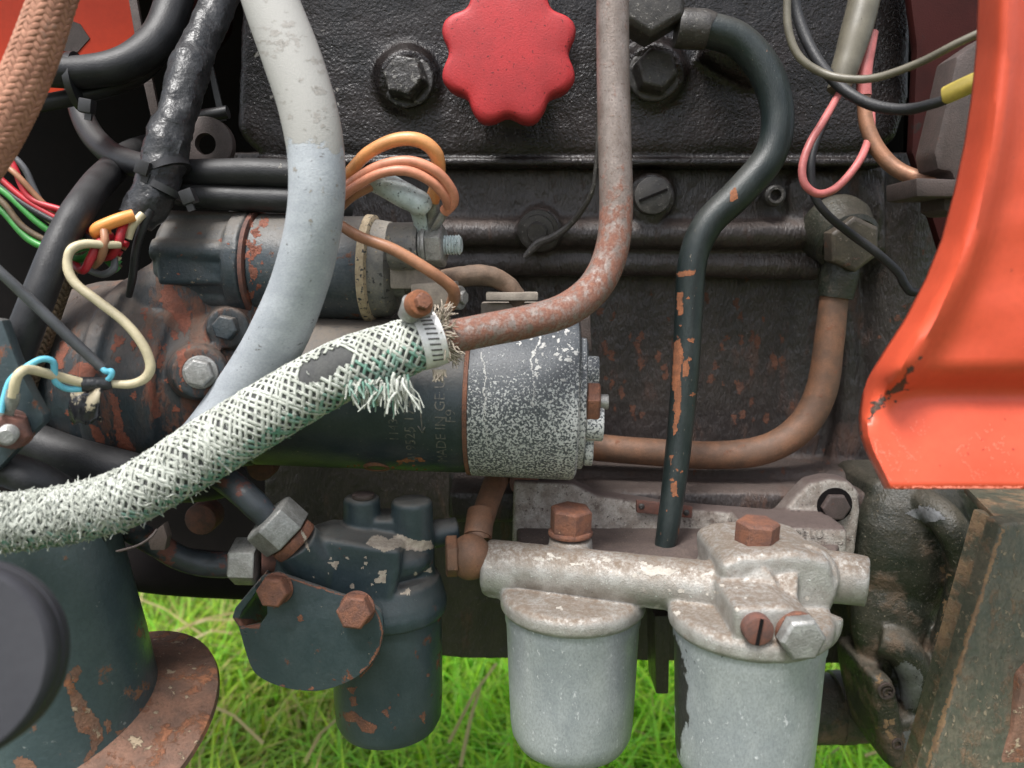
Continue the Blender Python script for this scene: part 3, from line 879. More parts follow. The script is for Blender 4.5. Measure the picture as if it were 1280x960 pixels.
# stamped writing along the body, wrapped on the cylinder
def stamp(txt, px, ang0, size_px, parent, mat, lift=.00018):
    cu = bpy.data.curves.new('lettering', 'FONT')
    cu.body = txt; cu.size = 1.0; cu.extrude = .0; cu.resolution_u = 3
    o = bpy.data.objects.new('lettering', cu); col.objects.link(o)
    dg = bpy.context.evaluated_depsgraph_get()
    me = bpy.data.meshes.new_from_object(o.evaluated_get(dg))
    bpy.data.objects.remove(o)
    bm_ = bmesh.new(); bm_.from_mesh(me); bpy.data.meshes.remove(me)
    bmesh.ops.triangulate(bm_, faces=bm_.faces[:])
    r = mr(95)
    s = mr(size_px)
    vs0, fs0 = [], []
    bm_.verts.index_update()
    for lift_ in (lift, -.0006):
        for v in bm_.verts:
            # text reads upward round the barrel: text x -> angle, text y -> back along the axis
            ang = ang0 + v.co.x * s / r
            d = FWD * math.cos(ang) + Z_ * math.sin(ang)
            vs0.append(ax_at(px) - AX * (v.co.y * s) + d * (r + lift_))
    for f in bm_.faces:
        fs0.append(tuple(v.index for v in f.verts))
    bm_.free()
    b = MB(); b.add(vs0[:len(vs0) // 2], fs0)
    return b.build('lettering', mat, parent)
stamp('1143111', 512, R(-26), 15, body, mt['text'])
stamp('AJ 9525 174 82', 531, R(-46), 17, body, mt['text'])
stamp('MADE IN GE U', 566, R(-46), 17, body, mt['text'])
stamp('F9', 578, R(-10), 17, body, mt['text'])
b = MB()
for (a0, a1, x0, x1) in ((R(-18), R(8), 540, 538), (R(-18), R(-13), 540, 535), (R(-18), R(-13.5), 540, 543)):
    pts = []
    for i in range(8):
        u = i / 7; a = a0 + (a1 - a0) * u
        pts.append((ax_at(x0 + (x1 - x0) * u) + (FWD * math.cos(a) + Z_ * math.sin(a)) * mr(95.1), .00055))
    b.tube(pts, 6)
b.build('direction_arrow', mt['text'], body)

# drive end housing
b = MB()
p0, p1 = P(62, 470, .575), P(330, 487, .560)
b.lathe(p0, p1, [(0, mr(50)), (.04, mr(88)), (.12, mr(112)), (.28, mr(126)), (.44, mr(131)), (.46, mr(139)), (.52, mr(140)), (.54, mr(130)), (.72, mr(122)), (.74, mr(112)), (.9, mr(104)), (.93, mr(98)), (1, mr(96))], 72)
b.tube(path_px([(245, 465, .59, 40), (248, 465, .50, 36), (249, 465, .475, 32)], 4), 24)
b.tube(path_px([(290, 470, .58, 40), (300, 440, .545, 34), (325, 430, .53, 26)], 6), 20)
b.prism([(190, 300), (262, 310), (330, 380), (330, 470), (200, 470), (180, 370)], .535, .60, .006, 3)
b.tube(path_px([(285, 410, .58, 30), (285, 410, .51, 26)], 4), 20)
b.sphere(P(215, 400, .545), .035, (1, .7, 1.2))
b.build('drive_housing', mt['nose'], sm, cast=.0016, sm=4, disp=.0008, dscale=.012)
p = P(251, 465, .476)
bolt_head(mt['steel'], p, V((.25, -1, .06)), M(18, p), .011, sm, washer=M(21, p), name='mounting_bolt', turn=R(15))
p = P(285, 409, .508)
bolt_head(mt['sol'], p, FWD, M(16, p), .008, sm, name='housing_nut')

# solenoid
sp0, sp1 = P(214, 328, .560), P(520, 338, .552)
def sx(px): return sp0 + (sp1 - sp0) * ((px - 214) / 306.0)
def sr(r): return M(r, sx(360))
sol = MB()
sol.lathe(sx(214), sx(332), [(0, sr(46)), (.03, sr(54)), (.08, sr(58)), (.74, sr(60)), (.76, sr(66)), (.90, sr(67)), (.92, sr(62)), (1, sr(60))], 48)
for a in (R(75), R(15), R(-50)):
    d = FWD * math.cos(a) + Z_ * math.sin(a)
    sol.tube([(sx(216) + d * sr(50), sr(15)), (sx(300) + d * sr(51), sr(15)), (sx(322) + d * sr(54), sr(14))], 14)
sol.box(sx(262) + FWD * sr(50), (sr(40), sr(10), sr(26)), None, .003)
so_ = sol.build('solenoid', mt['sol'], sm, cast=.0011, sm=4)
b = MB(); b.lathe(sx(322), sx(330), [(0, sr(62)), (.2, sr(67)), (.8, sr(67)), (1, sr(62))], 48); b.build('crimp_band', mt['rustred'], so_)
b = MB(); b.lathe(sx(330), sx(462), [(0, sr(60)), (.02, sr(63.5)), (1, sr(64))], 64); b.build('solenoid_can', mt['sol'], so_)
b = MB(); b.lathe(sx(460), sx(472), [(0, sr(64)), (.1, sr(66.5)), (.8, sr(66)), (1, sr(62))], 64); b.build('crimp_rim', mt['beige'], so_)
b = MB(); b.lathe(sx(470), sx(500), [(0, sr(61)), (.7, sr(58)), (.8, sr(54)), (.98, sr(48)), (1, sr(46))], 64)
for a, rr in ((R(50), 30), (R(-35), 34), (R(170), 30)):
    d = FWD * math.cos(a) + Z_ * math.sin(a)
    b.cyl(sx(496) + d * sr(rr), sx(512) + d * sr(rr), sr(13), sides=24, ch=.001)
b.build('terminal_cap', mt['bakelite'], so_)
b = MB()
d = FWD * math.cos(R(-35)) + Z_ * math.sin(R(-35))
b.hexa(sx(510) + d * sr(34), AX, sr(11), sr(9), 0); b.build('cap_screw', mt['bakelite'], so_)
# main terminal post with nut, stack of lugs
T0 = P(505, 308, .520); T1 = P(576, 306, .515)
TX = (T1 - T0).normalized()
def tx(px): return T0 + (T1 - T0) * ((px - 505) / 71.0)
b = MB(); b.lathe(tx(490), tx(526), [(0, M(30, T0)), (.9, M(29, T0)), (1, M(26, T0))], 30); b.build('terminal_boss', mt['bakelite'], so_)
b = MB(); b.hexa(tx(536), TX, M(28, T0), M(21, T0), R(12)); b.build('terminal_nut', mt['steel'], so_)
b = MB(); b.cyl(tx(531), tx(536), M(27, T0), sides=28, ch=.0005); b.cyl(tx(527), tx(530.5), M(24, T0), sides=28, ch=.0005); b.build('terminal_washer', mt['steel'], so_)
b = MB()
pr = [(0, M(11, T0))]
for i in range(7):
    pr += [((i + .3) / 7.2, M(12.5, T0)), ((i + .8) / 7.2, M(10.5, T0))]
pr += [(1, M(9, T0))]
b.lathe(tx(552), tx(577), pr, 24); b.build('threaded_stud', mt['sleeve'], so_)
# lower terminal
p = P(545, 368, .525)
b = MB(); b.box(p, (M(28, p), .012, M(15, p)), Matrix.Rotation(R(-4), 3, 'Y'), .0015); b.box(P(520, 348, .528), (M(30, p), .010, M(13, p)), None, .002)
b.build('terminal_block', mt['dustyplastic'], so_)
p = P(566, 372, .512)
b = MB(); b.cyl(p, p + V((.006, -.003, 0)), M(15, p), sides=20, ch=.001); b.hexa(p + V((.006, -.003, 0)), V((1, -.5, 0)), M(9, p), .003, 0); b.build('terminal_screw', mt['steel'], so_)
# twisted link cable to the motor
b = MB(); b.tube(path_px([(545, 352, .545, 13), (580, 345, .545, 13), (612, 346, .55, 13), (636, 358, .556, 12), (650, 378, .560, 11)], 10), 18, wob=.12)
b.build('link_cable', mt['tannedcable'], so_)
b = MB(); c = P(640, 370, .556); b.box(c, (M(32, c), .011, M(5, c)), None, .001); b.build('grommet', mt['dustyplastic'], sm)

# ------------------------------------------------------------------ solenoid wiring
WG = 'orange leads on the solenoid terminal'
def lead(name, label, cat, pts, mat, group=None, sides=14, wob=0, n=10, flat=1.0):
    b = MB(); b.tube(path_px(pts, n), sides, wob=wob, flat=flat)
    return tag(b.build(name, mat), label, cat, group)
def lug(parent_pts, label):
    pass
def lead_with_lug(name, label, pts, mat, lugpts, group):
    t = thing(name, label, 'wire', P(pts[-1][0], pts[-1][1], pts[-1][2]), group)
    b = MB(); b.tube(path_px(pts, 10), 14); b.build('insulation', mat, t)
    if lugpts:
        b = MB(); b.tube(path_px(lugpts, 6), 12, flat=.45); b.build('crimp_lug', mt['steel'], t)
    return t
lead_with_lug('orange_wire', 'fat orange wire, the highest arch over the solenoid terminal', [(415, 240, .50, 7), (438, 214, .495, 7.5), (462, 190, .49, 8), (495, 175, .488, 8.5), (525, 176, .488, 9), (545, 193, .492, 9), (548, 220, .50, 8.5), (540, 252, .506, 9)], mt['w_orange'],
              [(540, 250, .506, 9), (540, 268, .508, 9), (536, 285, .512, 8), (534, 300, .516, 14), (533, 318, .518, 14)], WG)
lead_with_lug('orange_wire', 'salmon wire in the middle of the arch, ending right of the others', [(415, 250, .495, 6.5), (440, 228, .49, 6.5), (475, 208, .486, 7), (512, 202, .484, 7), (544, 214, .486, 7), (563, 236, .492, 7), (566, 252, .497, 7.5), (556, 264, .503, 7.5)], mt['w_salmon'],
              [(558, 262, .503, 8), (549, 277, .506, 8), (539, 292, .512, 7), (535, 305, .514, 13), (534, 320, .516, 13)], WG)
lead_with_lug('orange_wire', 'thinner orange wire under the arch above the pale sleeve', [(415, 258, .49, 6), (440, 236, .486, 6), (475, 217, .482, 6), (510, 214, .482, 6.5), (540, 228, .486, 6.5), (556, 246, .492, 6), (560, 258, .498, 6)], mt['w_salmon'], None, WG)
lead('brown_wire', 'dull brown wire tucked under the orange arch', 'wire', [(418, 266, .50, 6), (440, 246, .498, 6), (462, 234, .50, 6), (485, 222, .505, 5)], mt['w_brown'])
t = thing('battery_lead_sleeve', 'pale blue grey sleeve over a flat lug on the terminal', 'cable sleeve', P(500, 245, .505))
b = MB(); b.tube(path_px([(464, 222, .507, 12), (470, 225, .505, 17), (500, 241, .501, 17.5), (524, 254, .500, 17), (533, 262, .502, 12)], 8), 20, wob=.05, flat=.9); b.build('sleeve', mt['sleeve'], t)
b = MB(); b.tube(path_px([(520, 256, .503, 13), (524, 272, .507, 10), (527, 290, .512, 9), (527, 305, .516, 15), (527, 322, .518, 14)], 8), 14, flat=.35); b.build('lug', mt['sleeve'], t)
lead('control_wire', 'tan wire sloping across the solenoid cap to a screw', 'wire', [(400, 262, .50, 6), (425, 281, .486, 6.5), (450, 296, .482, 7), (490, 311, .48, 7.5), (525, 331, .482, 7.5), (552, 349, .488, 7.5), (566, 362, .495, 8), (567, 374, .503, 8), (562, 384, .508, 7)], mt['w_brown'])

# ------------------------------------------------------------------ braided hoses
def braid(path, n, turns_per_m, w, th, lift, twill=False, step=.0018, cut=None, matfn=None, jit=0.0, taper=None):
    """yarns wound both ways round a hose path; returns an MB"""
    F = frames(path)
    s = [0.0]
    for i in range(1, len(path)):
        s.append(s[-1] + (path[i][0] - path[i - 1][0]).length)
    s = np.array(s)
    PT = np.array([tuple(p) for p, r in path]); RD = np.array([r for p, r in path])
    NN = np.array([tuple(f[1]) for f in F]); BB = np.array([tuple(f[2]) for f in F])
    U = np.arange(0, s[-1], step)
    def ip(A): return np.stack([np.interp(U, s, A[:, k]) for k in range(3)], 1)
    c, Nn, Bb, rr = ip(PT), ip(NN), ip(BB), np.interp(U, s, RD)
    om = 2 * PI * turns_per_m
    mb = MB()
    S = 6
    for sg in (1, -1):
        for k in range(n):
            ph = rng.uniform(-jit, jit)
            wv = 1 + rng.uniform(-.15, .15)
            a = 2 * PI * k / n + sg * om * U + ph + jit * .8 * np.array([mnoise.noise((u * 60, k * 7.3, sg * 3.1)) for u in U])
            m = n * om * U / PI
            if twill:
                off = np.cos((2 * k + sg * m) * PI / 2 - PI / 4) * sg
                off = np.clip(off * 1.6, -1, 1)
            else:
                off = sg * np.cos(m * PI)
            rad = rr + lift + th * .8 * off
            D = Nn * np.cos(a)[:, None] + Bb * np.sin(a)[:, None]
            Q = c + D * rad[:, None]
            T = np.gradient(Q, axis=0); T /= np.linalg.norm(T, axis=1)[:, None]
            W = np.cross(T, D); W /= np.linalg.norm(W, axis=1)[:, None]
            ok = np.ones(len(U), bool)
            if cut is not None: ok = ~cut(Q, k, sg)
            mats = matfn(Q, D, U, k, sg) if matfn else np.zeros(len(U), int)
            run = []
            for i in range(len(U) + 1):
                if i < len(U) and ok[i]:
                    run.append(i); continue
                if len(run) > 2:
                    o = len(mb.v)
                    for i2 in run:
                        for q in range(S):
                            b_ = 2 * PI * q / S
                            mb.v.append(tuple(Q[i2] + W[i2] * (math.cos(b_) * w * wv * .5) + D[i2] * (math.sin(b_) * th)))
                    for j in range(len(run) - 1):
                        for q in range(S):
                            x0 = o + j * S + q; x1 = o + j * S + (q + 1) % S
                            mb.f.append((x0, x1, x1 + S, x0 + S)); mb.m.append(int(mats[run[j]]))
                run = []
    return mb

def fuzz(mb, p, d, ln, r=.00022, droop=.3, seg=4):
    pts = []
    q = V(p)
    dd = V(d).normalized()
    for i in range(seg + 1):
        pts.append((q.copy(), r * (1 - .5 * i / seg)))
        q = q + dd * (ln / seg)
        dd = (dd + V((random.gauss(0, .25), random.gauss(0, .25), random.gauss(0, .25) - droop * .4))).normalized()
    mb.tube(pts, 4, caps=False)

def white_hose():
    t = thing('braided_hose', 'frayed white and green braided hose over black rubber', 'hose', P(270, 690, .42))
    pth = path_px([(556, 419, .456, 27), (530, 427, .452, 30), (500, 437, .448, 34), (430, 462, .44, 36.5), (350, 506, .432, 37.5), (268, 556, .425, 38), (165, 618, .41, 35), (85, 642, .40, 34), (0, 653, .39, 34), (-120, 660, .375, 34)], 14)
    b = MB(); b.tube(pth, 36); b.build('rubber_core', mt['core'], t)
    hole = P(393, 462, .40)
    hole2 = P(372, 480, .40)
    def cut(Q, k, sg):
        d = Q - np.array(hole)
        along = d @ np.array((.88, 0, .47)); acr = d @ np.array((-.47, 0, .88))
        h1 = (along / .015) ** 2 + (acr / .0056) ** 2 < (1 + .25 * math.sin(k * 2.1 + sg)) 
        front = Q[:, 1] < .432
        return h1 & front
    def matfn(Q, D, U, k, sg):
        low = (D[:, 2] < -.36) & (D[:, 2] > -.99) & (D[:, 1] < .2)
        g = low & ((k % 3 != 1) if sg > 0 else (k % 2 == 0))
        tip = (U < .042) & (D[:, 2] < .15) & (k % 2 == 0)
        return (g | tip).astype(int)
    # the first 25 mm under the clamp are bare
    cutp = [q for q in pth][16:]
    mb = braid(cutp, 17, 14.0, .0021, .0005, .0005, cut=cut, matfn=matfn, jit=.13)
    o = mb.build('braid', [mt['braid'], mt['braid_green']], t, smooth=180); o['kind'] = 'stuff'
    # dense fluffy stretch and broken yarns
    fz = MB()
    F = frames(pth)
    for i in range(3600):
        j = int(random.triangular(46, len(pth) - 1, len(pth) - 10))
        p, r = pth[j]
        T, N, B = F[j]
        a = random.uniform(0, 2 * PI)
        d = N * math.cos(a) + B * math.sin(a)
        if d.y > -.12 and random.random() < .8: continue
        q = p + d * (r + .0012)
        tang = (d.cross(T) * random.choice((-1, 1)) + T * random.gauss(0, .35) + d * random.uniform(-.16, .03)).normalized()
        dense = j > len(pth) * .55
        fz.cur = 1 if (d.z < -.55 and random.random() < .3) else 0
        fuzz(fz, q, tang, random.uniform(.002, .006) * (1.15 if dense else .6), random.uniform(.00025, .00045) * (1.25 if dense else .8), .12)
    o = fz.build('fuzz', [mt['braid'], mt['braid_green']], t, smooth=180); o['kind'] = 'stuff'
    # frayed ends hanging below the hose near the clamp
    fr = MB()
    for i in range(110):
        u = random.random()
        px = 432 + u * 76 + random.gauss(0, 2)
        py = 484 - u * 6 + random.gauss(0, 5) - abs(u - .5) * 4
        p = P(px, py, .424 + random.uniform(-.004, .014))
        fr.cur = 1 if random.random() < .18 else 0
        L = random.uniform(.007, .018) * (.6 + .7 * u)
        clump = math.sin(u * 20) * .35
        fuzz(fr, p, V((random.gauss(.12 + clump, .25), random.gauss(-.35, .2), -.6)), L, random.uniform(.0006, .0012), .7, 7)
    o = fr.build('frayed_ends', [mt['braid'], mt['braid_green']], t, smooth=180); o['kind'] = 'stuff'
    # grubby tuft right of the clamp
    fr = MB()
    c0 = P(553, 420, .455)
    axh = (P(600, 409, .458) - P(520, 430, .452)).normalized()
    _, N, B = axes(axh)
    for i in range(170):
        a = 2 * PI * i / 170 + random.gauss(0, .1)
        d = N * math.cos(a) + B * math.sin(a)
        fuzz(fr, c0 + axh * random.uniform(-.003, .004) + d * M(25, c0), axh * random.uniform(.1, 1) + d * random.uniform(.3, 1.1), random.uniform(.004, .011), .0006, .3, 4)
    for i in range(24):
        p = P(548 + random.gauss(0, 4), 462, .445)
        fuzz(fr, p, V((random.gauss(0, .15), -.1, -1)), random.uniform(.004, .008), .0008, .3)
    o = fr.build('frayed_collar', mt['fray'], t, smooth=180); o['kind'] = 'stuff'
    return pth
HP = white_hose()

# worm-drive clamp
def clamp():
    t = thing('hose_clamp', 'bright slotted hose clamp with rusty screw head', 'hose clamp', P(537, 455, .44))
    a0, a1 = P(521, 430, .4512), P(549, 421.5, .4558)
    ax, N, B = axes(a1 - a0)
    r = M(32, a0)
    prof = [(0, r), (0, r + .0012), (.5, r + .0018), (1, r + .0012), (1, r)]
    b = MB(); b.lathe(a0, a1, prof, 64); b.build('band', mt['white_steel'], t)
    sl = MB()
    mid = (a0 + a1) / 2
    for i in range(10):
        a = R(58 - i * 11)
        d = FWD * math.cos(a) + Z_ * math.sin(a)
        d = (d - ax * d.dot(ax)).normalized()
        tg = ax.cross(d)
        rot = Matrix((ax + tg * .25, d, tg)).transposed()
        sl.box(mid + d * (r + .0014), (.0031, .0006, .0005), rot)
    o = sl.build('band_slots', mt['slotgrey'], t)
    p = P(517, 388, .438)
    h = MB(); h.tube([(p + V((-.004, .004, -.004)), M(13, p)), (p + V((-.001, .001, .002)), M(17, p)), (p + V((.008, -.002, .004)), M(16, p))], 16); h.build('screw_housing', mt['steel'], t)
    p = P(521, 381, .432)
    sx_ = V((.5, -.75, .25)).normalized()
    h = MB(); h.cyl(p - sx_ * .002, p + sx_ * .006, M(17, p), sides=28, ch=.0012); q = h.build('screw_head', mt['orangerust'], t)
    h = MB(); h.hexa(p + sx_ * .006, sx_, M(11, p), .004, R(10)); h.build('screw_hex', mt['rust'], q)
clamp()

# grey coolant hose
b = MB()
b.tube(path_px([(318, -70, .50, 33), (338, 0, .485, 35), (364, 70, .468, 36.5), (386, 140, .455, 36), (396, 205, .448, 35), (393, 275, .447, 34.5), (376, 350, .453, 35), (345, 425, .462, 36), (300, 500, .476, 37), (245, 566, .475, 35), (170, 622, .465, 33), (90, 642, .455, 30), (-80, 650, .45, 30)], 14), 40)
coolant = tag(b.build('coolant_hose', mt['greyhose']), 'thick pale grey rubber hose passing behind the white braid', 'hose')

# orange woven hose, top left
def orange_hose():
    t = thing('woven_hose', 'faded orange woven fabric hose against the red panel', 'hose', P(0, 200, .42))
    pth = path_px([(84, -60, .43, 24), (66, 0, .425, 24), (42, 70, .42, 25), (16, 130, .415, 26), (-12, 180, .41, 27), (-50, 235, .40, 27)], 14)
    b = MB(); b.tube(pth, 28); b.build('inner_tube', mt['orange_yarn'], t)
    mb = braid(pth, 18, 15, .0032, .00055, .0003, twill=True, jit=.02)
    o = mb.build('weave', mt['orange_yarn'], t, smooth=180); o['kind'] = 'stuff'
orange_hose()
def sheath():
    t = thing('sheathed_cable', 'brown woven sheath cable behind the fat black hose', 'cable', P(55, 455, .50))
    pth = path_px([(108, 285, .52, 13), (88, 320, .51, 14), (68, 370, .505, 14), (48, 425, .50, 15), (32, 470, .495, 15), (20, 510, .49, 15)], 12)
    b = MB(); b.tube(pth, 18); b.build('inner_tube', mt['brass_yarn'], t)
    mb = braid(pth, 10, 26, .0022, .0004, .0002, twill=True)
    o = mb.build('weave', mt['brass_yarn'], t, smooth=180); o['kind'] = 'stuff'
sheath()

# ------------------------------------------------------------------ black hoses and looms, left
lead('black_hose', 'thick black hose bending down from the top beside the cable tie', 'hose', [(232, -70, .60, 22), (218, 0, .59, 22), (198, 48, .575, 22), (160, 78, .56, 21), (115, 89, .55, 20), (70, 90, .54, 19), (20, 84, .53, 19)], mt['rubber'], sides=24)
lead('black_hose', 'slim black hose under the thick one, held by the cable tie', 'hose', [(212, 30, .60, 9), (200, 70, .59, 9), (170, 98, .575, 9.5), (120, 115, .56, 10), (70, 126, .55, 10.5), (20, 134, .54, 11)], mt['rubber'], sides=16)
lead('black_hose', 'black hose sagging from the dark gap to the taped loom', 'hose', [(90, 90, .62, 13), (105, 150, .60, 14), (130, 185, .58, 15), (165, 204, .56, 16), (215, 214, .545, 17)], mt['rubber'], sides=18)
lead('black_loom', 'upper black loom behind the pale grey hose', 'cable loom', [(205, 216, .54, 16), (260, 216, .54, 17), (320, 216, .542, 18), (380, 220, .545, 18), (450, 232, .55, 17)], mt['rubber'], sides=20)
lead('black_loom', 'lower black loom lying just above the solenoid', 'cable loom', [(195, 236, .54, 14), (240, 244, .54, 15), (300, 248, .542, 16), (380, 252, .545, 16), (440, 262, .555, 15)], mt['rubber'], sides=20)
lead('black_hose', 'fat glossy black hose slanting down in front of coloured wires', 'hose', [(215, 178, .80, 15), (168, 190, .66, 16), (132, 220, .55, 18), (103, 256, .49, 19), (79, 296, .472, 19), (57, 348, .46, 19.5), (34, 408, .452, 20.5), (10, 468, .45, 21), (-14, 520, .45, 21)], mt['rubber'], sides=24)
lead('black_hose', 'black hose coming out below the frayed white hose, upper of two', 'hose', [(-30, 520, .50, 24), (40, 552, .495, 25), (95, 572, .49, 25), (160, 588, .49, 24), (230, 606, .50, 22), (300, 600, .53, 18)], mt['rubber'], sides=24)
lead('black_hose', 'black hose entering at the left edge below the bracket', 'hose', [(-60, 572, .44, 22), (0, 584, .44, 22), (45, 600, .44, 23), (90, 628, .45, 24), (140, 660, .46, 24)], mt['rubber'], sides=24)
lead('taped_loom', 'black taped cable loom crossing from top to the solenoid', 'cable loom', [(300, -70, .60, 24), (276, 0, .58, 21), (250, 55, .56, 22), (236, 90, .545, 25), (222, 140, .53, 23), (208, 185, .52, 27), (202, 215, .515, 26), (188, 250, .51, 26), (170, 276, .505, 21)], mt['tape'], sides=26, wob=.13)
lead('black_wire', 'black wire dropping from the taped loom end past the housing', 'wire', [(188, 262, .50, 6), (178, 285, .498, 5.5), (170, 312, .50, 5), (166, 345, .505, 5), (161, 370, .512, 4)], mt['rubber'])
# cable ties
def tie(label, c, ax, r, head, roll=0):
    t = thing('cable_tie', label, 'cable tie', c, 'black cable ties on the looms')
    ax, N, B = axes(ax)
    b = MB()
    h = .0022
    b.lathe(c - ax * h, c + ax * h, [(0, r), (0, r + .0010), (1, r + .0010), (1, r)], 40); b.build('strap', mt['plastic'], t)
    b = MB(); b.box(head, (.0042, .0038, .0045), Matrix.Rotation(R(roll), 3, 'Y'), .0008); b.box(head + V((0.001, -.001, -.006)), (.0022, .0010, .003), Matrix.Rotation(R(roll), 3, 'Y')); b.build('head', mt['plastic'], t)
c = P(98, 103, .553); tie('cable tie round the thick and slim black hoses', c, V((1, .1, .1)), M(34, c), P(109, 133, .532), 10)
c = P(205, 215, .517); tie('cable tie round the taped loom and black hose', c, V((-.45, .1, 1)), M(31, c), P(180, 210, .50), 20)
c = P(208, 238, .515); tie('lower cable tie, tilted, near the loom end', c, V((.5, .15, 1)), M(30, c), P(236, 246, .50), -20)

# coloured wires at the left edge
bw = 'coloured wires at the left edge'
def bundle(name, label, mat, dx, dy, r, end):
    q = [random.gauss(0, 3.2) for _ in range(8)]
    lead(name, label, 'wire', [(-30 + dx * .4, 180 + dy + q[0], .49 + q[1] * .0008, r), (6 + dx + q[2], 208 + dy + q[3], .488 + q[4] * .0008, r), (42 + dx + q[5], 240 + dy * .9 - q[3], .487, r), (78 + dx + q[6], 268 + dy * .75 + q[7], .488 - q[4] * .0006, r), (115 + dx * .5, 292 + dy * .3, .49, r), end], mat)
bundle('red_wire', 'uppermost bright red wire in the bundle on the left', mt['w_red'], 4, -1, 4.2, (160, 306, .492, 4))
bundle('brown_wire', 'brown wire just under the top red wire, left bundle', mt['w_brown'], 2, 6, 3.5, (158, 310, .495, 3.5))
bundle('red_wire', 'second red wire below the brown one, left bundle', mt['w_red'], -2, 14, 3.8, (152, 318, .495, 4))
bundle('black_wire', 'black wire above the pale one in the left bundle', mt['rubber'], -2, 22, 4.5, (150, 320, .50, 4))
bundle('cream_wire', 'pale cream wire showing thinly in the left bundle', mt['w_cream'], 3, 32, 3, (150, 325, .497, 4))
bundle('green_wire', 'upper green wire in the left bundle', mt['w_green'], 0, 38, 4.2, (150, 330, .497, 4))
bundle('brown_wire', 'dark brown wire between the two green wires', mt['brass_yarn'], -2, 48, 4, (150, 335, .50, 4))
bundle('green_wire', 'lowest green wire in the left bundle', mt['w_green'], -4, 60, 4.6, (148, 338, .495, 4.5))
lead('grey_wire', 'grey wire arching above the red wires at the left edge', 'wire', [(-20, 185, .50, 4), (10, 192, .50, 4), (30, 210, .50, 4), (42, 235, .50, 4), (55, 262, .50, 4)], mt['w_grey'])
lead('green_wire', 'green wire loop behind the cream wire bend', 'wire', [(75, 318, .485, 5), (100, 324, .48, 5), (120, 314, .482, 5), (140, 300, .49, 5)], mt['w_green'])
lead('red_wire', 'dull crimson wire twisted under the orange stub', 'wire', [(92, 330, .48, 5), (104, 338, .475, 5), (114, 322, .475, 5.5), (124, 304, .478, 5.5), (140, 295, .487, 5)], mt['w_red'])
lead('red_wire', 'crimson wire running down from the taped loom end', 'wire', [(160, 272, .495, 5), (152, 288, .485, 5.5), (148, 304, .483, 5.5), (140, 318, .487, 5.5), (130, 322, .49, 5)], mt['w_red'])
lead('brown_wire', 'tan wire hooked between the crimson wires', 'wire', [(130, 288, .478, 5), (131, 305, .475, 5), (126, 322, .478, 5), (118, 332, .485, 4.5)], mt['w_brown'])
lead('grey_wire', 'grey looped wire under the twisted coloured wires', 'wire', [(112, 338, .49, 4), (128, 343, .488, 4.5), (142, 336, .488, 4.5), (143, 322, .49, 4)], mt['w_grey'])
lead('cream_wire', 'short cream wire out of the taped loom end', 'wire', [(178, 268, .495, 5), (166, 282, .49, 5), (160, 298, .49, 5)], mt['w_cream'])
lead('orange_stub', 'bright orange wire stub folded under the taped loom', 'wire', [(167, 269, .487, 7.5), (150, 274, .483, 8), (132, 281, .48, 8), (121, 287, .479, 8), (122, 293, .482, 6.5), (138, 291, .487, 6)], mt['w_bright'])
lead('cream_wire', 'long cream wire curving down over the rusty housing', 'wire', [(150, 306, .482, 4.5), (130, 306, .475, 5), (106, 305, .47, 5.5), (88, 313, .465, 6), (84, 332, .462, 6), (94, 354, .46, 6), (122, 376, .458, 6), (155, 402, .457, 6), (178, 430, .456, 6), (188, 456, .456, 6), (182, 472, .456, 6), (164, 480, .454, 5.5), (140, 480, .452, 5)], mt['w_cream'])
lead('grey_wire', 'straight grey wire slanting from the left edge to the tape', 'wire', [(-40, 305, .43, 6.5), (0, 340, .432, 6.5), (45, 382, .44, 7), (90, 425, .446, 7), (128, 460, .452, 6)], mt['w_grey'])
lead('blue_wire', 'short light blue wire end above the black tape', 'wire', [(124, 457, .452, 3.5), (132, 464, .450, 3.8), (139, 464, .449, 3.8), (139, 470, .449, 3.5), (132, 478, .45, 3.5)], mt['w_cyan'])
tl = thing('ring_terminal_lead', 'cream lead with ring terminal over the rusty nut', 'wire', P(18, 520, .415))
b = MB(); b.tube(path_px([(16, 496, .412, 6), (19, 478, .411, 6), (25, 466, .412, 6), (38, 462, .418, 6), (70, 470, .432, 6), (104, 479, .444, 6)], 10), 14); b.build('insulation', mt['w_cream'], tl)
b = MB(); b.tube(path_px([(17, 490, .412, 9), (15, 500, .413, 9), (11, 510, .415, 8), (8, 522, .418, 10)], 6), 14, flat=.5); b.build('crimp_lug', mt['steel'], tl)
lead('blue_wire', 'light blue wire looping over the cream lead at left', 'wire', [(1, 516, .412, 3.6), (6, 494, .414, 3.8), (14, 474, .416, 3.8), (34, 458, .42, 4), (52, 449, .424, 4), (66, 452, .428, 4), (68, 466, .430, 4), (70, 478, .432, 4), (84, 486, .438, 4), (104, 486, .444, 4)], mt['w_cyan'])
tp = thing('tape_joint', 'black tape joint with a loose tape flag hanging', 'tape', P(115, 530, .446))
b = MB(); b.tube(path_px([(102, 481, .444, 9), (118, 480, .447, 8.5), (132, 480, .450, 8), (139, 479, .4515, 6)], 6), 16, wob=.06); b.build('wrapped_tape', mt['tape'], tp)
vs, fs = [], []
for i in range(9):
    for k in range(7):
        u, v_ = k / 6, i / 8
        jag = (2.5 * math.sin(k * 2.3) if i == 8 else 0)
        vs.append(P(89 + 38 * u - 3 * math.sin(v_ * 3), 487 + 40 * v_ + jag + 3 * math.sin(u * 4), .447 - .004 * math.sin(v_ * 3.4) + .003 * math.sin(u * 5 + v_ * 2)))
for i in range(8):
    for k in range(6):
        a = i * 7 + k; fs.append((a, a + 1, a + 8, a + 7))
b = MB(); b.add(vs, fs)
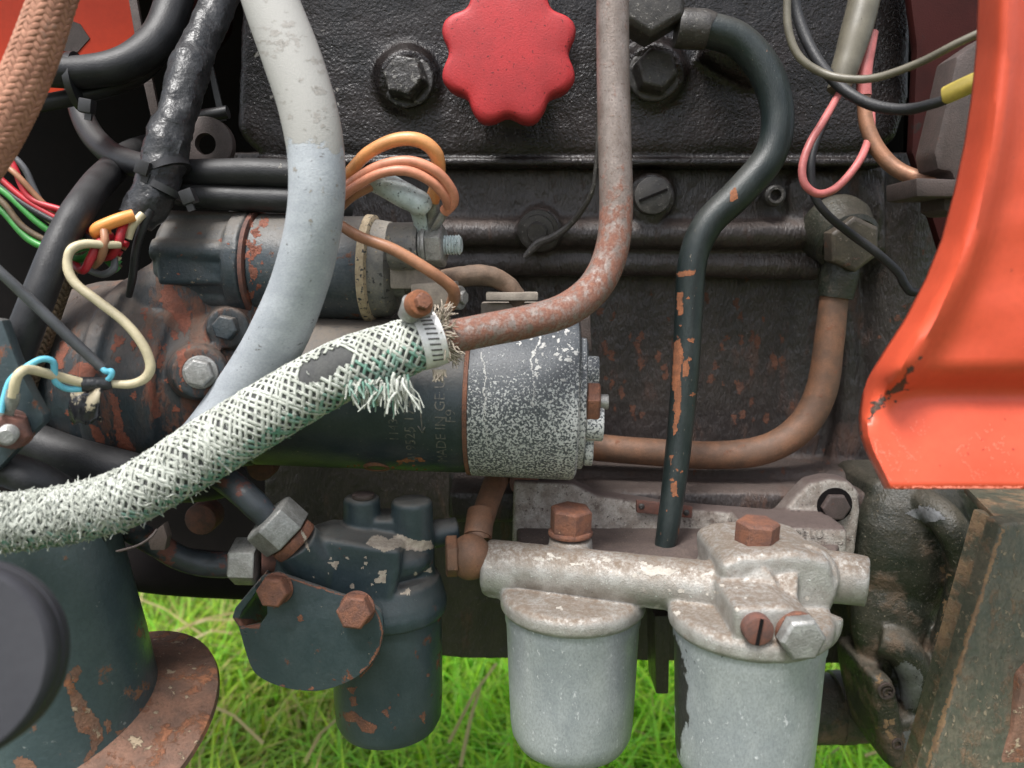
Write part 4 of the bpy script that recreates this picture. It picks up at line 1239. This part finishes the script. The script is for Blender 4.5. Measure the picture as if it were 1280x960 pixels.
mt['flag'] = worn('tape_with_glue_residue', (.025, .025, .03), (.05, .05, .055), s1=90, rough=.22, bump=.3, bs=300, speck=.50, ss=60, sc=(.42, .36, .25), sgrad=[('Z', -.072, -.058, .10)])
o = b.build('tape_flag', mt['flag'], tp, smooth=80); md = o.modifiers.new('thickness', 'SOLIDIFY'); md.thickness = .0004

# bracket with rusty nut, left edge
bk = thing('terminal_bracket', 'dark steel bracket with rusty nut and stud at the left edge', 'bracket', P(10, 580, .43))
b = MB(); b.prism([(-120, 380), (2, 400), (16, 440), (30, 475), (54, 520), (52, 530), (20, 562), (-6, 590), (-120, 620)], .425, .433, .0012)
b.build('plate', mt['navy'], bk)
p = P(16, 536, .424); d = V((.45, -1, -.02)).normalized()
b = MB(); b.cyl(p, p + d * .002, M(25, p), sides=26, ch=.0006); b.hexa(p + d * .002, d, M(23, p), .009, R(12)); b.build('nut', mt['rustred'], bk)
pr = [(0, M(11, p))]
for i in range(6): pr += [((i + .3) / 6.2, M(11.5, p)), ((i + .8) / 6.2, M(9.5, p))]
b = MB(); b.lathe(p + d * .010, p + d * .022, pr + [(1, M(8, p))], 20); b.build('stud', mt['steel'], bk)

# ------------------------------------------------------------------ right-hand wiring
lead('grey_wire', 'thin olive grey wire sagging to the red fender, top right', 'wire', [(988, -60, .50, 4.5), (984, 0, .50, 4.8), (986, 40, .498, 5), (1000, 72, .495, 5), (1030, 92, .49, 5), (1065, 99, .48, 5), (1100, 96, .47, 5), (1150, 78, .455, 5), (1195, 55, .44, 5), (1240, 34, .43, 5)], mt['w_olive'])
t = thing('bulb_lead', 'black lead with yellow end sleeve near the red fender', 'wire', P(1100, 140, .47))
b = MB(); b.tube(path_px([(990, -60, .53, 6), (994, 0, .53, 6.5), (1004, 40, .525, 7), (1025, 80, .515, 7), (1055, 112, .505, 7), (1090, 131, .49, 7), (1130, 137, .475, 7), (1165, 130, .462, 6.5), (1186, 123, .455, 6)], 10), 16); b.build('insulation', mt['rubber'], t)
b = MB(); b.tube(path_px([(1180, 120, .457, 8), (1183, 119, .456, 11), (1200, 111, .45, 11.5), (1240, 93, .44, 12)], 5), 20); b.build('end_sleeve', mt['w_yellow'], t)
lead('grey_sheath', 'faded grey cable sheath hanging from the top right', 'cable sheath', [(1092, -60, .565, 20), (1080, 0, .56, 19), (1070, 40, .556, 19), (1058, 80, .553, 17), (1047, 114, .55, 13)], mt['w_olive'], sides=20)
tt = thing('copper_tube', 'curved copper coloured tube with salmon top end', 'tube', P(1130, 225, .55))
b = MB(); b.tube(path_px([(1092, 40, .562, 6), (1084, 70, .558, 8.5), (1080, 100, .556, 9), (1080, 120, .555, 9)], 8), 16); b.build('salmon_sleeve', mt['w_pink'], tt)
b = MB(); b.tube(path_px([(1080, 108, .556, 7), (1080, 130, .555, 8.5), (1084, 158, .552, 9), (1098, 188, .547, 9.5), (1122, 212, .54, 9.8), (1156, 224, .53, 10), (1190, 221, .515, 10), (1230, 205, .50, 10)], 10), 18); b.build('tube_wall', mt['w_copper'], tt)
lead('pink_wire', 'pink wire hanging in a loop, top right', 'wire', [(1056, 104, .555, 3.5), (1046, 122, .55, 4.5), (1030, 150, .54, 5), (1012, 180, .532, 5), (1003, 208, .528, 5), (1006, 230, .526, 5), (1022, 242, .526, 5), (1042, 237, .53, 5), (1062, 218, .535, 5), (1078, 194, .542, 5), (1088, 165, .556, 5), (1090, 140, .566, 4)], mt['w_pink'])
lead('black_wire', 'thin black wire dropping past the pipe union to the fender', 'wire', [(1044, 118, .56, 4), (1030, 155, .555, 4.5), (1018, 185, .55, 4.5), (1014, 212, .546, 4.8), (1018, 245, .545, 5), (1036, 270, .545, 5), (1066, 294, .55, 5.5), (1096, 316, .55, 5.5), (1122, 340, .55, 5.5), (1131, 356, .55, 5.5), (1141, 365, .55, 5.5), (1165, 363, .55, 5), (1200, 352, .55, 5)], mt['rubber'])

# ------------------------------------------------------------------ twin fuel filter
tf = thing('twin_fuel_filter', 'twin bowl fuel filter with silver cast head', 'fuel filter', P(820, 950, .48))
YA, YB = .505, .457
ca = P(716, 739, YA); cb = P(936, 782, YB)
cb.z = ca.z + .009
rA = M(86, ca)
h = MB()
yaw = (cb - ca).normalized()                        # along the head
nrm = V((yaw.y, -yaw.x, 0)).normalized()            # towards the camera
if nrm.y > 0: nrm = -nrm
for c in (ca, cb):
    h.lathe(c - Z_ * .0115, c + Z_ * .0015, [(0, rA * 1.01), (.2, rA * 1.055), (.6, rA * 1.055), (.85, rA * 1.03), (1, rA * .97)], 64)
zb = .030                                            # bar height above the flange plane
bl = P(618, 706, .525); br = P(1000, 748, YB - .004)
bar0 = ca - yaw * (ca - bl).length * 1.0 + Z_ * .018 - nrm * .006
bar0 = P(626, 705, .522)
bar1 = P(955, 742, .462)
h.cyl(bar0 - yaw * .004, bar1 + yaw * .02, M(29, bar0), M(29, bar0), sides=32)
h.cyl(P(607, 709, .526), P(652, 713, .520), M(35, bar0), sides=32, ch=.003)           # outlet boss
h.solid([P(607, 735, .512), P(652, 740, .507), P(640, 752, .507), P(610, 748, .512)], [q + V((0, .03, 0)) for q in (P(607, 735, .512), P(652, 740, .507), P(640, 752, .507), P(610, 748, .512))])
fr_ = [P(650, 742, .505), P(940, 778, .455), P(945, 735, .462), P(650, 705, .512)]
h.solid(fr_, [q + V((0, .045, 0)) for q in fr_], .002)
# bolt pillars
for (px, py, Y) in ((713, 690, .522), (945, 705, .478)):
    c = P(px, py, Y)
    h.cyl(c - Z_ * .02, c + Z_ * .011, M(30, c), M(27, c), sides=30, ch=.002)
# right-hand body: blocks and bosses
h.prism([(900, 705), (925, 695), (1000, 690), (1040, 700), (1050, 745), (1040, 770), (995, 800), (925, 800), (905, 770)], .452, .52, .008, 3)
h.tube(path_px([(945, 735, .50, 27), (945, 735, .452, 26), (945, 735, .4495, 25)], 4), 28)
h.tube(path_px([(1005, 720, .50, 45), (1005, 720, .462, 40)], 4), 28)
h.tube(path_px([(1030, 720, .475, 33), (1060, 723, .47, 32), (1084, 727, .466, 31)], 4), 28)     # outlet stub to the right
h.tube(path_px([(1038, 768, .452, 16), (1030, 790, .45, 18), (1005, 808, .447, 18)], 6), 18)
h.prism([(918, 760), (985, 758), (1022, 775), (1022, 800), (985, 810), (918, 804)], .4135, .47, .004, 2)
# web between bar and mounting plate
head = h.build('filter_head', mt['silver'], tf, cast=.00125, sm=4, disp=.0005, dscale=.006)
# mounting plate
h = MB()
h.prism([(642, 600), (715, 603), (745, 618), (850, 634), (975, 644), (996, 620), (1012, 603), (1036, 597), (1060, 600), (1074, 614), (1076, 640), (1066, 720), (640, 712)], .582, .600, .003, 2)
h.prism([(930, 655), (1062, 660), (1060, 705), (925, 700)], .545, .59, .006, 2)
pl = h.build('mounting_plate', mt['dirty_silver'], tf, cast=.0014, sm=3, disp=.0005, dscale=.006)
h = MB()
wa, wb, wc, wd = P(648, 690, .515), P(940, 728, .470), P(1040, 700, .50), P(1060, 668, .583)
wt = [V((q.x, q.y, bar0.z + .006)) for q in (wa, wb, V((P(1050, 700, .47).x, .49, 0)), V((P(1062, 668, .58).x, .585, 0)), V((P(646, 660, .585).x, .585, 0)))]
h.solid(wt, [q - Z_ * .016 for q in wt], .002)
h.build('web', mt['web'], tf, cast=.0016, sm=3, disp=.0012, dscale=.008)
p = P(1043, 631, .5815)
b = MB(); b.cyl(p, p + FWD * .0006, M(22, p), sides=30); b.build('bolt_recess', mt['dark'], pl)
bolt_head(mt['brownplate'], p + Z_ * -.0012, FWD, M(18, p), .005, pl, turn=R(30), name='mounting_bolt')
b = MB(); b.prism([(796, 626), (866, 634), (865, 648), (796, 641)], .578, .583, .0008); q = b.build('rating_plate', mt['rustred'], pl)
for px, py in ((802, 633), (858, 641)):
    c = P(px, py, .578); b = MB(); b.sphere(c, M(4, c), (1, .6, 1), 12); b.build('rivet', mt['bolt_dark'], q)
# bolts on the pillars
for (px, py, Y, trn) in ((713, 664, .522, 8), (945, 683, .478, 20)):
    c = P(px, py, Y)
    c = c - Z_ * .003; b = MB(); b.cyl(c, c + Z_ * .004, M(28, c), sides=30, ch=.0015); b.hexa(c + Z_ * .004, V((.03, -.06, 1)), M(27, c), .0165, R(trn), cham=.1); b.build('head_bolt', mt['rust'], tf, smooth=25)
# bleed screws
p = P(945, 784, .4125)
b = MB(); b.cyl(p + Y_ * .004, p + FWD * .006 + V((0, 0, .0)), M(19, p), sides=30, ch=.0012); q = b.build('bleed_screw', mt['rustred'], tf)
b = MB(); b.box(p + FWD * .006, (.0009, .0008, M(17, p)), Matrix.Rotation(R(8), 3, 'Y')); b.build('slot', mt['dark'], q)
p = P(996, 791, .4125)
b = MB(); b.cyl(p + Y_ * .003, p + V((0, -.002, 0)), M(27, p), sides=28, ch=.001); b.build('copper_washer', mt['rust'], tf)
b = MB(); b.hexa(p + V((0, -.002, 0)), V((.05, -1, .02)), M(29, p), .009, R(34), cham=.2); b.build('bleed_plug', mt['steel'], tf)
# bowls
def bowl(c, name_m):
    b = MB()
    zt, zl = c.z - .008, .106
    p0 = V((c.x, c.y, zt)); p1 = V((c.x, c.y, zt - zl))
    b.lathe(p0, p1, [(0, rA * .985), (.10, rA * .985), (.13, rA * .965), (.55, rA * .93), (.80, rA * .905), (.87, rA * .885), (.93, rA * .82), (.975, rA * .68), (1, rA * .45)], 80)
    return b.build('filter_bowl', name_m, tf)
bowl(ca, mt['can'])
mt['can2'] = worn('galvanised_bowl_black_stain', (.47, .495, .52), (.34, .37, .395), s1=30, rough=.42, metal=.4, bump=.3, bs=800, speck=.615, ss=260, sc=(.61, .625, .64), speck2=.69, ss2=240, sc2=(.08, .08, .08), fine=.4, stretch=(1, 1, .6),
                  rust=.80, rs=60, rc=((.018, .018, .016), (.03, .028, .025)), grad=[('X', .115, .101, .48), ('Z', -.238, -.205, -.40)], rrough=.4)
o = bowl(cb, mt['can2']); o['label'] = 'bowl with black paint patch on its left side'
# tiny cast marks on the plate
def cast_text(txt, px, py, Y, size_px, parent, mat, turn=0):
    cu = bpy.data.curves.new('cast_mark', 'FONT'); cu.body = txt; cu.size = 1; cu.extrude = .04; cu.resolution_u = 3
    o = bpy.data.objects.new('cast_mark', cu); col.objects.link(o)
    dg = bpy.context.evaluated_depsgraph_get()
    me = bpy.data.meshes.new_from_object(o.evaluated_get(dg)); bpy.data.objects.remove(o)
    p = P(px, py, Y); s = M(size_px, p)
    b = MB()
    ct, st = math.cos(R(turn)), math.sin(R(turn))
    b.add([p + V(((v.co.x * ct - v.co.y * st) * s, -v.co.z * s, (v.co.x * st + v.co.y * ct) * s)) for v in me.vertices], [tuple(f.vertices) for f in me.polygons])
    bpy.data.meshes.remove(me)
    return b.build('cast_mark', mat, parent)
cast_text('A7E LU', 985, 672, .5445, 14, pl, mt['dirty_silver'])
cast_text('2', 1005, 692, .5445, 14, pl, mt['dirty_silver'])

# ------------------------------------------------------------------ dark single filter
df = thing('lift_pump_filter', 'dark blue green filter canister with two posts on its head', 'fuel filter', P(483, 930, .52))
cc = P(483, 745, .525)
rc_ = M(70, cc)
b = MB()
b.lathe(cc - Z_ * .0, cc - Z_ * .100, [(0, rc_ * .98), (.7, rc_ * .975), (.9, rc_ * .95), (.96, rc_ * .88), (1, rc_ * .7)], 72)
b.build('canister', mt['navy'], df)
h = MB()
h.lathe(cc - Z_ * .010, cc + Z_ * .018, [(0, rc_ * 1.06), (.25, rc_ * 1.08), (.5, rc_ * 1.04), (.9, rc_ * .95), (1, rc_ * .85)], 60)
for (px, py, r) in ((454, 690, 23), (516, 694, 26)):
    c = P(px, py, .525)
    h.cyl(c - Z_ * .02, c + Z_ * .041, M(r * 1.08, c), M(r * .98, c), sides=30, ch=.003)
h.prism([(462, 650), (510, 650), (510, 720), (462, 720)], .515, .545, .003, 2)
h.prism([(345, 690), (400, 672), (500, 688), (500, 715), (478, 800), (470, 764), (340, 722)], .487, .53, .006, 3)
h.tube(path_px([(430, 740, .52, 38), (400, 712, .50, 33), (368, 676, .487, 30)], 6), 26)
h.tube(path_px([(540, 668, .54, 18), (572, 662, .545, 16)], 4), 20)
h.sphere(P(475, 700, .515), .022, (1.6, 1, .7))
h.build('filter_head', mt['navy'], df, cast=.0012, sm=5, disp=.0003, dscale=.008)
for (px, py, Y, r) in ((454, 619, .521, 14), ):
    c = P(px, py, Y); b = MB(); b.cyl(c - Z_ * .002, c + Z_ * .0012, M(r, c), sides=24, ch=.0006); b.build('post_plug', mt['brownplate'], df)
# guard plate with open left side
b = MB()
out = [(325, 722), (345, 716), (420, 742), (466, 757), (477, 768), (479, 792), (472, 818), (452, 842), (424, 857), (395, 864), (360, 861), (332, 851), (316, 838), (306, 812), (299, 786), (325, 781), (334, 768), (333, 745)]
def arc2(pts, n=4):
    o = []
    for i in range(len(pts) - 1):
        p0 = pts[max(i - 1, 0)]; p1 = pts[i]; p2 = pts[i + 1]; p3 = pts[min(i + 2, len(pts) - 1)]
        for k in range(n):
            t = k / n
            o.append(tuple(.5 * (2 * p1[a] + (p2[a] - p0[a]) * t + (2 * p0[a] - 5 * p1[a] + 4 * p2[a] - p3[a]) * t * t + (3 * p1[a] - p0[a] - 3 * p2[a] + p3[a]) * t ** 3) for a in (0, 1)))
    return o + [pts[-1]]
out = out[:3] + arc2(out[3:15]) + out[15:]
b.prism(out, .463, .467, .0009, 2)
wall = [(316, 838), (306, 812), (298, 784), (290, 772), (294, 760), (318, 732)]
ins = [(322, 832), (313, 808), (306, 786), (299, 774), (303, 764), (322, 738)]
f = [P(x, y, .4665) for x, y in wall] + [P(x, y, .4665) for x, y in ins[::-1]]
b.solid(f, [q + V((0, .045, 0)) for q in f], .0006, 1)
bot = [(316, 838), (332, 851), (360, 861), (395, 864), (424, 857), (452, 842)]
ins = [(320, 834), (334, 846), (361, 856), (394, 859), (421, 853), (448, 839)]
f = [P(x, y, .4665) for x, y in bot] + [P(x, y, .4665) for x, y in ins[::-1]]
b.solid(f, [q + V((0, .045, 0)) for q in f], .0006, 1)
gp_ = b.build('guard_plate', mt['navy'], df)
for (px, py, r) in ((347, 735, 20), (447, 760, 22)):
    p = P(px, py, .463)
    bolt_head(mt['rust'], p, V((-.05, -1, .12)), M(r, p), .010, gp_, washer=M(r * 1.02, p), name='guard_bolt', turn=R(25), washer_h=.0016)
# inlet union
u0, u1 = P(372, 680, .487), P(318, 632, .482)
ux = (u1 - u0).normalized(); ul = (u1 - u0).length
b = MB(); b.cyl(u0, u0 + ux * M(14, u0), M(30, u0), sides=30, ch=.0012); b.build('copper_washer', mt['rust'], df)
b = MB(); b.hexa(u0 + ux * M(16, u0), ux, M(36, u0), M(36, u0), R(14), cham=.08); b.build('union_nut', mt['steel'], df)
mt['steel_rustpipe'] = worn('blue_black_pipe_with_red_rust', (.04, .05, .06), (.03, .035, .04), s1=60, rough=.4, rust=.53, rs=40, rc=((.17, .06, .045), (.12, .05, .04)), bump=.3)
lead('inlet_pipe', 'blue black pipe with red rust into the upper grey nut', 'pipe', [(335, 648, .483, 15), (318, 630, .482, 17), (298, 612, .485, 17), (270, 592, .50, 17), (230, 572, .53, 17)], mt['steel_rustpipe'], sides=20)
n0 = P(326, 702, .50)
b = MB(); b.hexa(n0, V((-1, .02, .02)), M(30, n0), M(34, n0), R(10), cham=.08); b.build('union_nut', mt['steel'], df)
b = MB(); b.cyl(P(352, 700, .505), n0, M(17, n0), sides=20); b.build('inlet_stub', mt['rustred'], df)
lead('return_pipe', 'reddish pipe curving left from the lower grey nut', 'pipe', [(310, 703, .50, 16), (285, 706, .50, 16), (255, 705, .50, 15.5), (225, 697, .495, 15), (195, 680, .49, 15), (150, 655, .49, 15)], mt['steel_rustpipe'], sides=20)
# spring clip hanging under the hose
b = MB(); b.prism([(184, 672), (204, 655), (209, 672), (206, 688), (188, 688)], .455, .462, .0008)
b.tube(path_px([(196, 662, .45, 1.6), (188, 672, .445, 1.6), (172, 682, .44, 1.6), (152, 688, .44, 1.8), (145, 689, .44, 1.0)], 6), 8)
tag(b.build('wire_clip', mt['brownplate']), 'small bent wire clip under the braided hose', 'clip')

# ------------------------------------------------------------------ lower left: filler neck with rusty flange, black cap
nk = thing('flanged_neck', 'dark teal painted neck with a rusty round flange', 'pipe neck', P(95, 960, .42))
f0 = P(97, 922, .47)
up = V((-.27, -.38, 1)).normalized()
b = MB()
up2 = V((-.05, -.10, 1)).normalized()
b.lathe(f0 - up2 * .012, f0 + up2 * .160, [(0, M(108, f0)), (.10, M(105, f0)), (.2, M(102, f0)), (.45, M(98, f0)), (.7, M(92, f0)), (.97, M(86, f0)), (1, M(82, f0))], 80)
b.build('neck_body', mt['neck'], nk)
b = MB()
b.lathe(f0 - up * .008, f0 + up * .020, [(0, M(172, f0)), (.06, M(176, f0)), (.18, M(176, f0)), (.24, M(171, f0)), (.30, M(160, f0)), (.5, M(140, f0)), (.8, M(118, f0)), (1, M(101, f0))], 96)
b.build('flange', mt['flange'], nk)
ck = P(-66, 830, .255)
b = MB()
ax = V((.20, -1, .30)).normalized()
rk = M(126, ck)
b.lathe(ck - ax * .020, ck + ax * .004, [(0, rk * .93), (.25, rk * .97), (.30, rk * 1.0), (.55, rk * 1.0), (.58, rk * .985), (.64, rk * .985), (.68, rk), (.86, rk * .995), (.95, rk * .97), (1, rk * .93)], 96)
b.cyl(ck - ax * .05, ck - ax * .018, rk * .45, sides=40)
tag(b.build('rubber_cap', mt['capgrey']), 'plain dark grey round cap close at the lower left', 'cap')

# ------------------------------------------------------------------ lower right: cast bracket and beam
ab = thing('cast_bracket', 'oily ribbed cast bracket with round emblem below the fender', 'bracket', P(1120, 960, .56))
h = MB()
h.prism([(1092, 600), (1290, 600), (1290, 700), (1215, 800), (1170, 970), (1112, 970), (1092, 880), (1082, 790), (1080, 690)], .590, .67, .014, 3)
h.sphere(P(1135, 680, .600), .056, (.85, .6, 1.15))
h.sphere(P(1118, 770, .595), .046, (.75, .55, 1.2))
h.tube(path_px([(1128, 622, .600, 16), (1160, 632, .575, 20), (1188, 658, .556, 21), (1204, 700, .552, 19), (1198, 745, .558, 18), (1182, 800, .565, 16), (1166, 860, .570, 14), (1152, 930, .572, 12)], 8), 16)
h.tube(path_px([(1100, 800, .575, 20), (1128, 812, .568, 22), (1146, 850, .568, 22), (1146, 890, .572, 18)], 8), 16)
h.prism([(1090, 846), (1118, 850), (1128, 890), (1134, 965), (1114, 965), (1098, 900)], .556, .63, .006, 3)
h.prism([(1130, 902), (1152, 896), (1148, 950), (1130, 952)], .558, .63, .005, 3)
h.build('casting', mt['bracket'], ab, cast=.0016, sm=14, disp=.0007, dscale=.010)
p = P(1108, 864, .5555)
b = MB(); b.lathe(p + Y_ * .003, p + FWD * .0008, [(0, M(10.5, p)), (1, M(10.5, p)), (1, M(8, p)), (0, M(8, p))], 28, closed=False); b.build('emblem_ring', mt['brownplate'], ab)
e = cast_text('G', 1102, 871, .5555, 18, ab, mt['brownplate'])
e.name = 'emblem_letter'
p = P(1122, 930, .5555)
b = MB(); b.lathe(p + Y_ * .004, p + FWD * .0008, [(0, M(7, p)), (1, M(7, p)), (1, M(4, p)), (0, M(4, p))], 20, closed=False); b.build('cast_ring', mt['brownplate'], ab)
# beam: hollow channel, slanting
bmn = thing('side_beam', 'weathered greenish steel beam at the lower right corner', 'beam', P(1220, 960, .45))
b = MB()
fr = [P(1252, 655, .455), P(1420, 640, .455), P(1420, 1010, .43), P(1150, 1010, .43)]
b.solid(fr, [q + V((0, .016, 0)) for q in fr], .0025, 3)
b.build('front_plate', mt['beam'], bmn)
b = MB()
q0, q1 = P(1256, 656, .4705), P(1156, 1010, .446)
fr = [q0, q1, q1 + V((.006, 0, 0)), q0 + V((.006, 0, 0))]
b.solid(fr, [q + V((.0, .034, 0)) for q in fr], .0015, 2)
b.build('web', mt['beam'], bmn)
b = MB()
fr = [P(1205, 606, .58), P(1420, 600, .56), P(1420, 645, .456), P(1252, 655, .457)]
b.solid(fr, [q - Z_ * .006 for q in fr], .0012, 2)
b.build('top_plate', mt['beam'], bmn)
b = MB(); b.prism([(1278, 850), (1330, 800), (1330, 985), (1240, 985), (1250, 950), (1266, 915)], .434, .444, .002, 2); b.build('gusset', mt['flange'], bmn)

# ------------------------------------------------------------------ rust scale, chips, flaked paint and painted highlights lying on the parts
def blobs(n, cx, cy, sx, sy, r0, r1, el=1.0):
    out = []
    for i in range(n):
        x = random.gauss(cx, sx); y = random.gauss(cy, sy); r = random.uniform(r0, r1)
        k = 9
        out.append([(x + r * random.uniform(.6, 1.25) * math.cos(2 * PI * q / k), y + r * el * random.uniform(.6, 1.25) * math.sin(2 * PI * q / k)) for q in range(k)])
    return out
def strip(pts, w):
    """outline of a thin strip along points"""
    a = [(x - (w if i % 2 else w * .5), y - (w if i % 3 else w * .4)) for i, (x, y) in enumerate(pts)]
    b = [(x + (w if i % 2 else w * .6), y + (w if i % 3 else w * .5)) for i, (x, y) in enumerate(pts)]
    return a + b[::-1]
nb = 'neck_body'
decal([[(76, 826), (84, 838), (92, 856), (104, 872), (114, 888), (126, 908), (128, 925), (116, 945), (104, 962), (100, 958), (112, 938), (113, 920), (98, 914), (92, 895), (86, 870), (78, 850)],
       [(88, 838), (98, 832), (102, 840), (96, 852), (90, 850)], [(128, 902), (136, 900), (140, 912), (134, 918)], [(146, 915), (158, 908), (162, 925), (156, 938), (150, 932)], [(160, 938), (180, 922), (196, 930), (190, 960), (158, 965)],
       [(175, 885), (181, 884), (181, 896), (176, 898)], [(18, 950), (30, 944), (48, 958), (40, 970), (20, 966)]], mt['flange'], nk, 'rust_patch', only=nb)
decal([strip([(470, 763), (476, 780), (478, 795), (473, 815), (462, 832), (450, 845)], 2.2), strip([(330, 722), (360, 722), (400, 735), (440, 748), (466, 757)], 1.6), [(338, 857), (356, 857), (352, 866), (340, 864)], [(370, 862), (392, 860), (390, 866), (372, 867)], [(372, 771), (378, 769), (380, 777), (374, 779)], [(292, 772), (326, 776), (324, 786), (296, 782)]], mt['rust'], df, 'rust_patch', ragged=2)
decal([[(428, 893), (440, 888), (456, 900), (470, 908), (468, 918), (452, 914), (446, 902), (432, 902)], [(436, 873), (444, 870), (448, 882), (440, 884)], [(432, 860), (446, 858), (440, 868)], [(476, 890), (484, 886), (486, 896)], [(522, 896), (530, 890), (532, 904)]] + blobs(6, 500, 850, 30, 40, 1.5, 3), mt['rust'], df, 'rust_patch', only='canister', ragged=2)
decal([[(455, 680), (470, 668), (486, 674), (498, 668), (520, 676), (540, 676), (546, 684), (520, 690), (500, 684), (480, 690)], [(472, 716), (482, 712), (482, 728), (474, 728)], [(408, 704), (424, 700), (420, 712)], [(376, 662), (384, 672), (388, 690), (382, 686)], [(500, 742), (512, 734), (514, 744)], [(530, 715), (538, 708), (540, 716)]] + blobs(14, 470, 715, 45, 22, 1.2, 3.4), mt['fray'], df, 'flaked_paint', ragged=2.5)
decal([[(843, 428), (850, 424), (854, 440), (850, 470), (852, 500), (846, 540), (841, 546), (843, 500), (839, 470)], [(846, 366), (853, 364), (854, 392), (847, 394)], [(846, 340), (870, 338), (868, 344), (848, 346)], [(912, 238), (920, 234), (922, 250), (914, 252)], [(853, 452), (860, 448), (862, 470), (854, 472)], [(838, 606), (846, 602), (848, 620), (840, 622)]] + blobs(10, 855, 430, 9, 45, 1.2, 3.2) + blobs(6, 840, 600, 6, 40, 1, 2.4), mt['orangerust'], dp, 'rust_patch', only='pipe', ragged=2)
decal([[(80, 470), (96, 452), (116, 452), (124, 466), (112, 478), (90, 476)], [(66, 452), (74, 430), (88, 418), (84, 440), (74, 462)], [(136, 488), (148, 500), (156, 540), (170, 562), (160, 575), (148, 560), (142, 520)], [(140, 430), (152, 420), (156, 426), (142, 440)], [(112, 528), (126, 540), (134, 562), (128, 568), (116, 546)], [(205, 350), (214, 352), (238, 400), (232, 420), (212, 392), (200, 376)], [(220, 440), (232, 436), (236, 470), (226, 480)], [(180, 470), (190, 476), (200, 520), (192, 524)]] + blobs(26, 190, 440, 45, 55, 1.5, 5, 1.6), mt['redscale'], sm, 'rust_patch', only='drive_housing', ragged=4)
decal(blobs(40, 318, 330, 7, 40, 1.5, 4.5, 1.4) + blobs(8, 270, 300, 30, 25, 1, 2.4), mt['redscale'], sm, 'rust_patch', ragged=3, only=('solenoid', 'crimp'))
decal([strip([(1086, 524), (1096, 508), (1106, 497)], 3), strip([(1110, 494), (1122, 486), (1134, 474)], 3.5), strip([(1130, 470), (1142, 458)], 2), strip([(1146, 452), (1150, 446)], 2), strip([(1074, 540), (1078, 556)], 2.2)] + blobs(8, 1110, 496, 14, 10, 1, 2.5), mt['chip'], fender, 'chipped_paint', ragged=4, only='sheet')
decal(blobs(26, 352, 42, 16, 14, 2, 9, .35) + blobs(30, 395, 110, 14, 40, 1.5, 6, .6) + blobs(14, 360, 120, 14, 40, 1.5, 4, .8) + blobs(10, 395, 260, 15, 60, 1, 3, 1), mt['hosedirt'], coolant, 'dirt_smudge', ragged=4, lift=.00012)
rr_ = random.Random(3)
sc_ = []
for i in range(16):
    x = rr_.uniform(1090, 1270); y = rr_.uniform(525, 595); q = [(x + 4 * k, y + rr_.choice((-5, 5, 3)) * k + .35 * k * k) for k in range(rr_.randint(4, 9))]
    sc_.append([(a_, b_ - .5) for a_, b_ in q] + [(a_, b_ + .5) for a_, b_ in q[::-1]])
sc_.append(strip([(1092, 548), (1096, 565), (1104, 585), (1114, 602)], .8)); sc_.append(strip([(1108, 609), (1180, 609), (1278, 609)], .9))
decal(sc_, mt['scratch'], fender, 'scratch', step=1.2, ragged=1.0, only='sheet')
decal(blobs(7, 1230, 525, 45, 30, 1, 2.6), mt['reddirt'], fender, 'dirt_spot', ragged=2, only='sheet')
decal([strip([(676, 420), (664, 450), (668, 480), (666, 510)], 1.0), strip([(600, 440), (606, 470), (606, 520), (610, 560)], 1.2)] + blobs(45, 690, 430, 22, 25, 1, 3.6), mt['whitescale'], sm, 'corrosion_scale', ragged=3, only='end_cap')
decal(blobs(24, 940, 560, 90, 60, 1, 3, 1.8) + blobs(30, 900, 430, 60, 60, 1.5, 4.5, 2.2) + blobs(26, 790, 450, 30, 50, 1.5, 4.5, 2.2) + blobs(30, 1140, 420, 22, 50, 1.5, 4, 1.5), mt['redscale2'], eb, 'rust_patch', ragged=4, only='block_casting')
decal(blobs(26, 480, 585, 40, 3, 1, 3, .6) + [strip([(495, 577), (515, 574), (530, 576)], 2.5)], mt['orangerust'], sm, 'rust_patch', ragged=2, only='motor_body')
decal(blobs(12, 700, 705, 60, 8, 2, 7, .4) + [[(798, 712), (812, 706), (842, 712), (838, 720), (808, 718)]] + blobs(16, 880, 745, 70, 20, 2, 5, .6), mt['palescale'], tf, 'flaked_scale', ragged=3, only='filter_head')

decal([strip([(1254, 660), (1240, 700), (1226, 745), (1208, 800), (1190, 860), (1172, 920), (1158, 960)], 2.6)], mt['ochre'], bmn, 'rust_patch', ragged=3, only=('front_plate', 'web'))
decal([[(1116, 838), (1132, 826), (1150, 836), (1156, 862), (1150, 884), (1132, 888), (1122, 870)], [(1130, 915), (1146, 908), (1146, 940), (1132, 944)], [(1130, 640), (1160, 632), (1180, 648), (1160, 654)]], mt['highlight_grey'], ab, 'bare_or_highlight_patch', ragged=5, only='casting')  # grey highlights painted onto the bracket lobes
decal(blobs(8, 1185, 780, 8, 50, 2, 5, 2) + blobs(6, 1108, 905, 6, 22, 2, 5, 1.6), mt['ochre'], ab, 'rust_patch', ragged=5, only='casting')
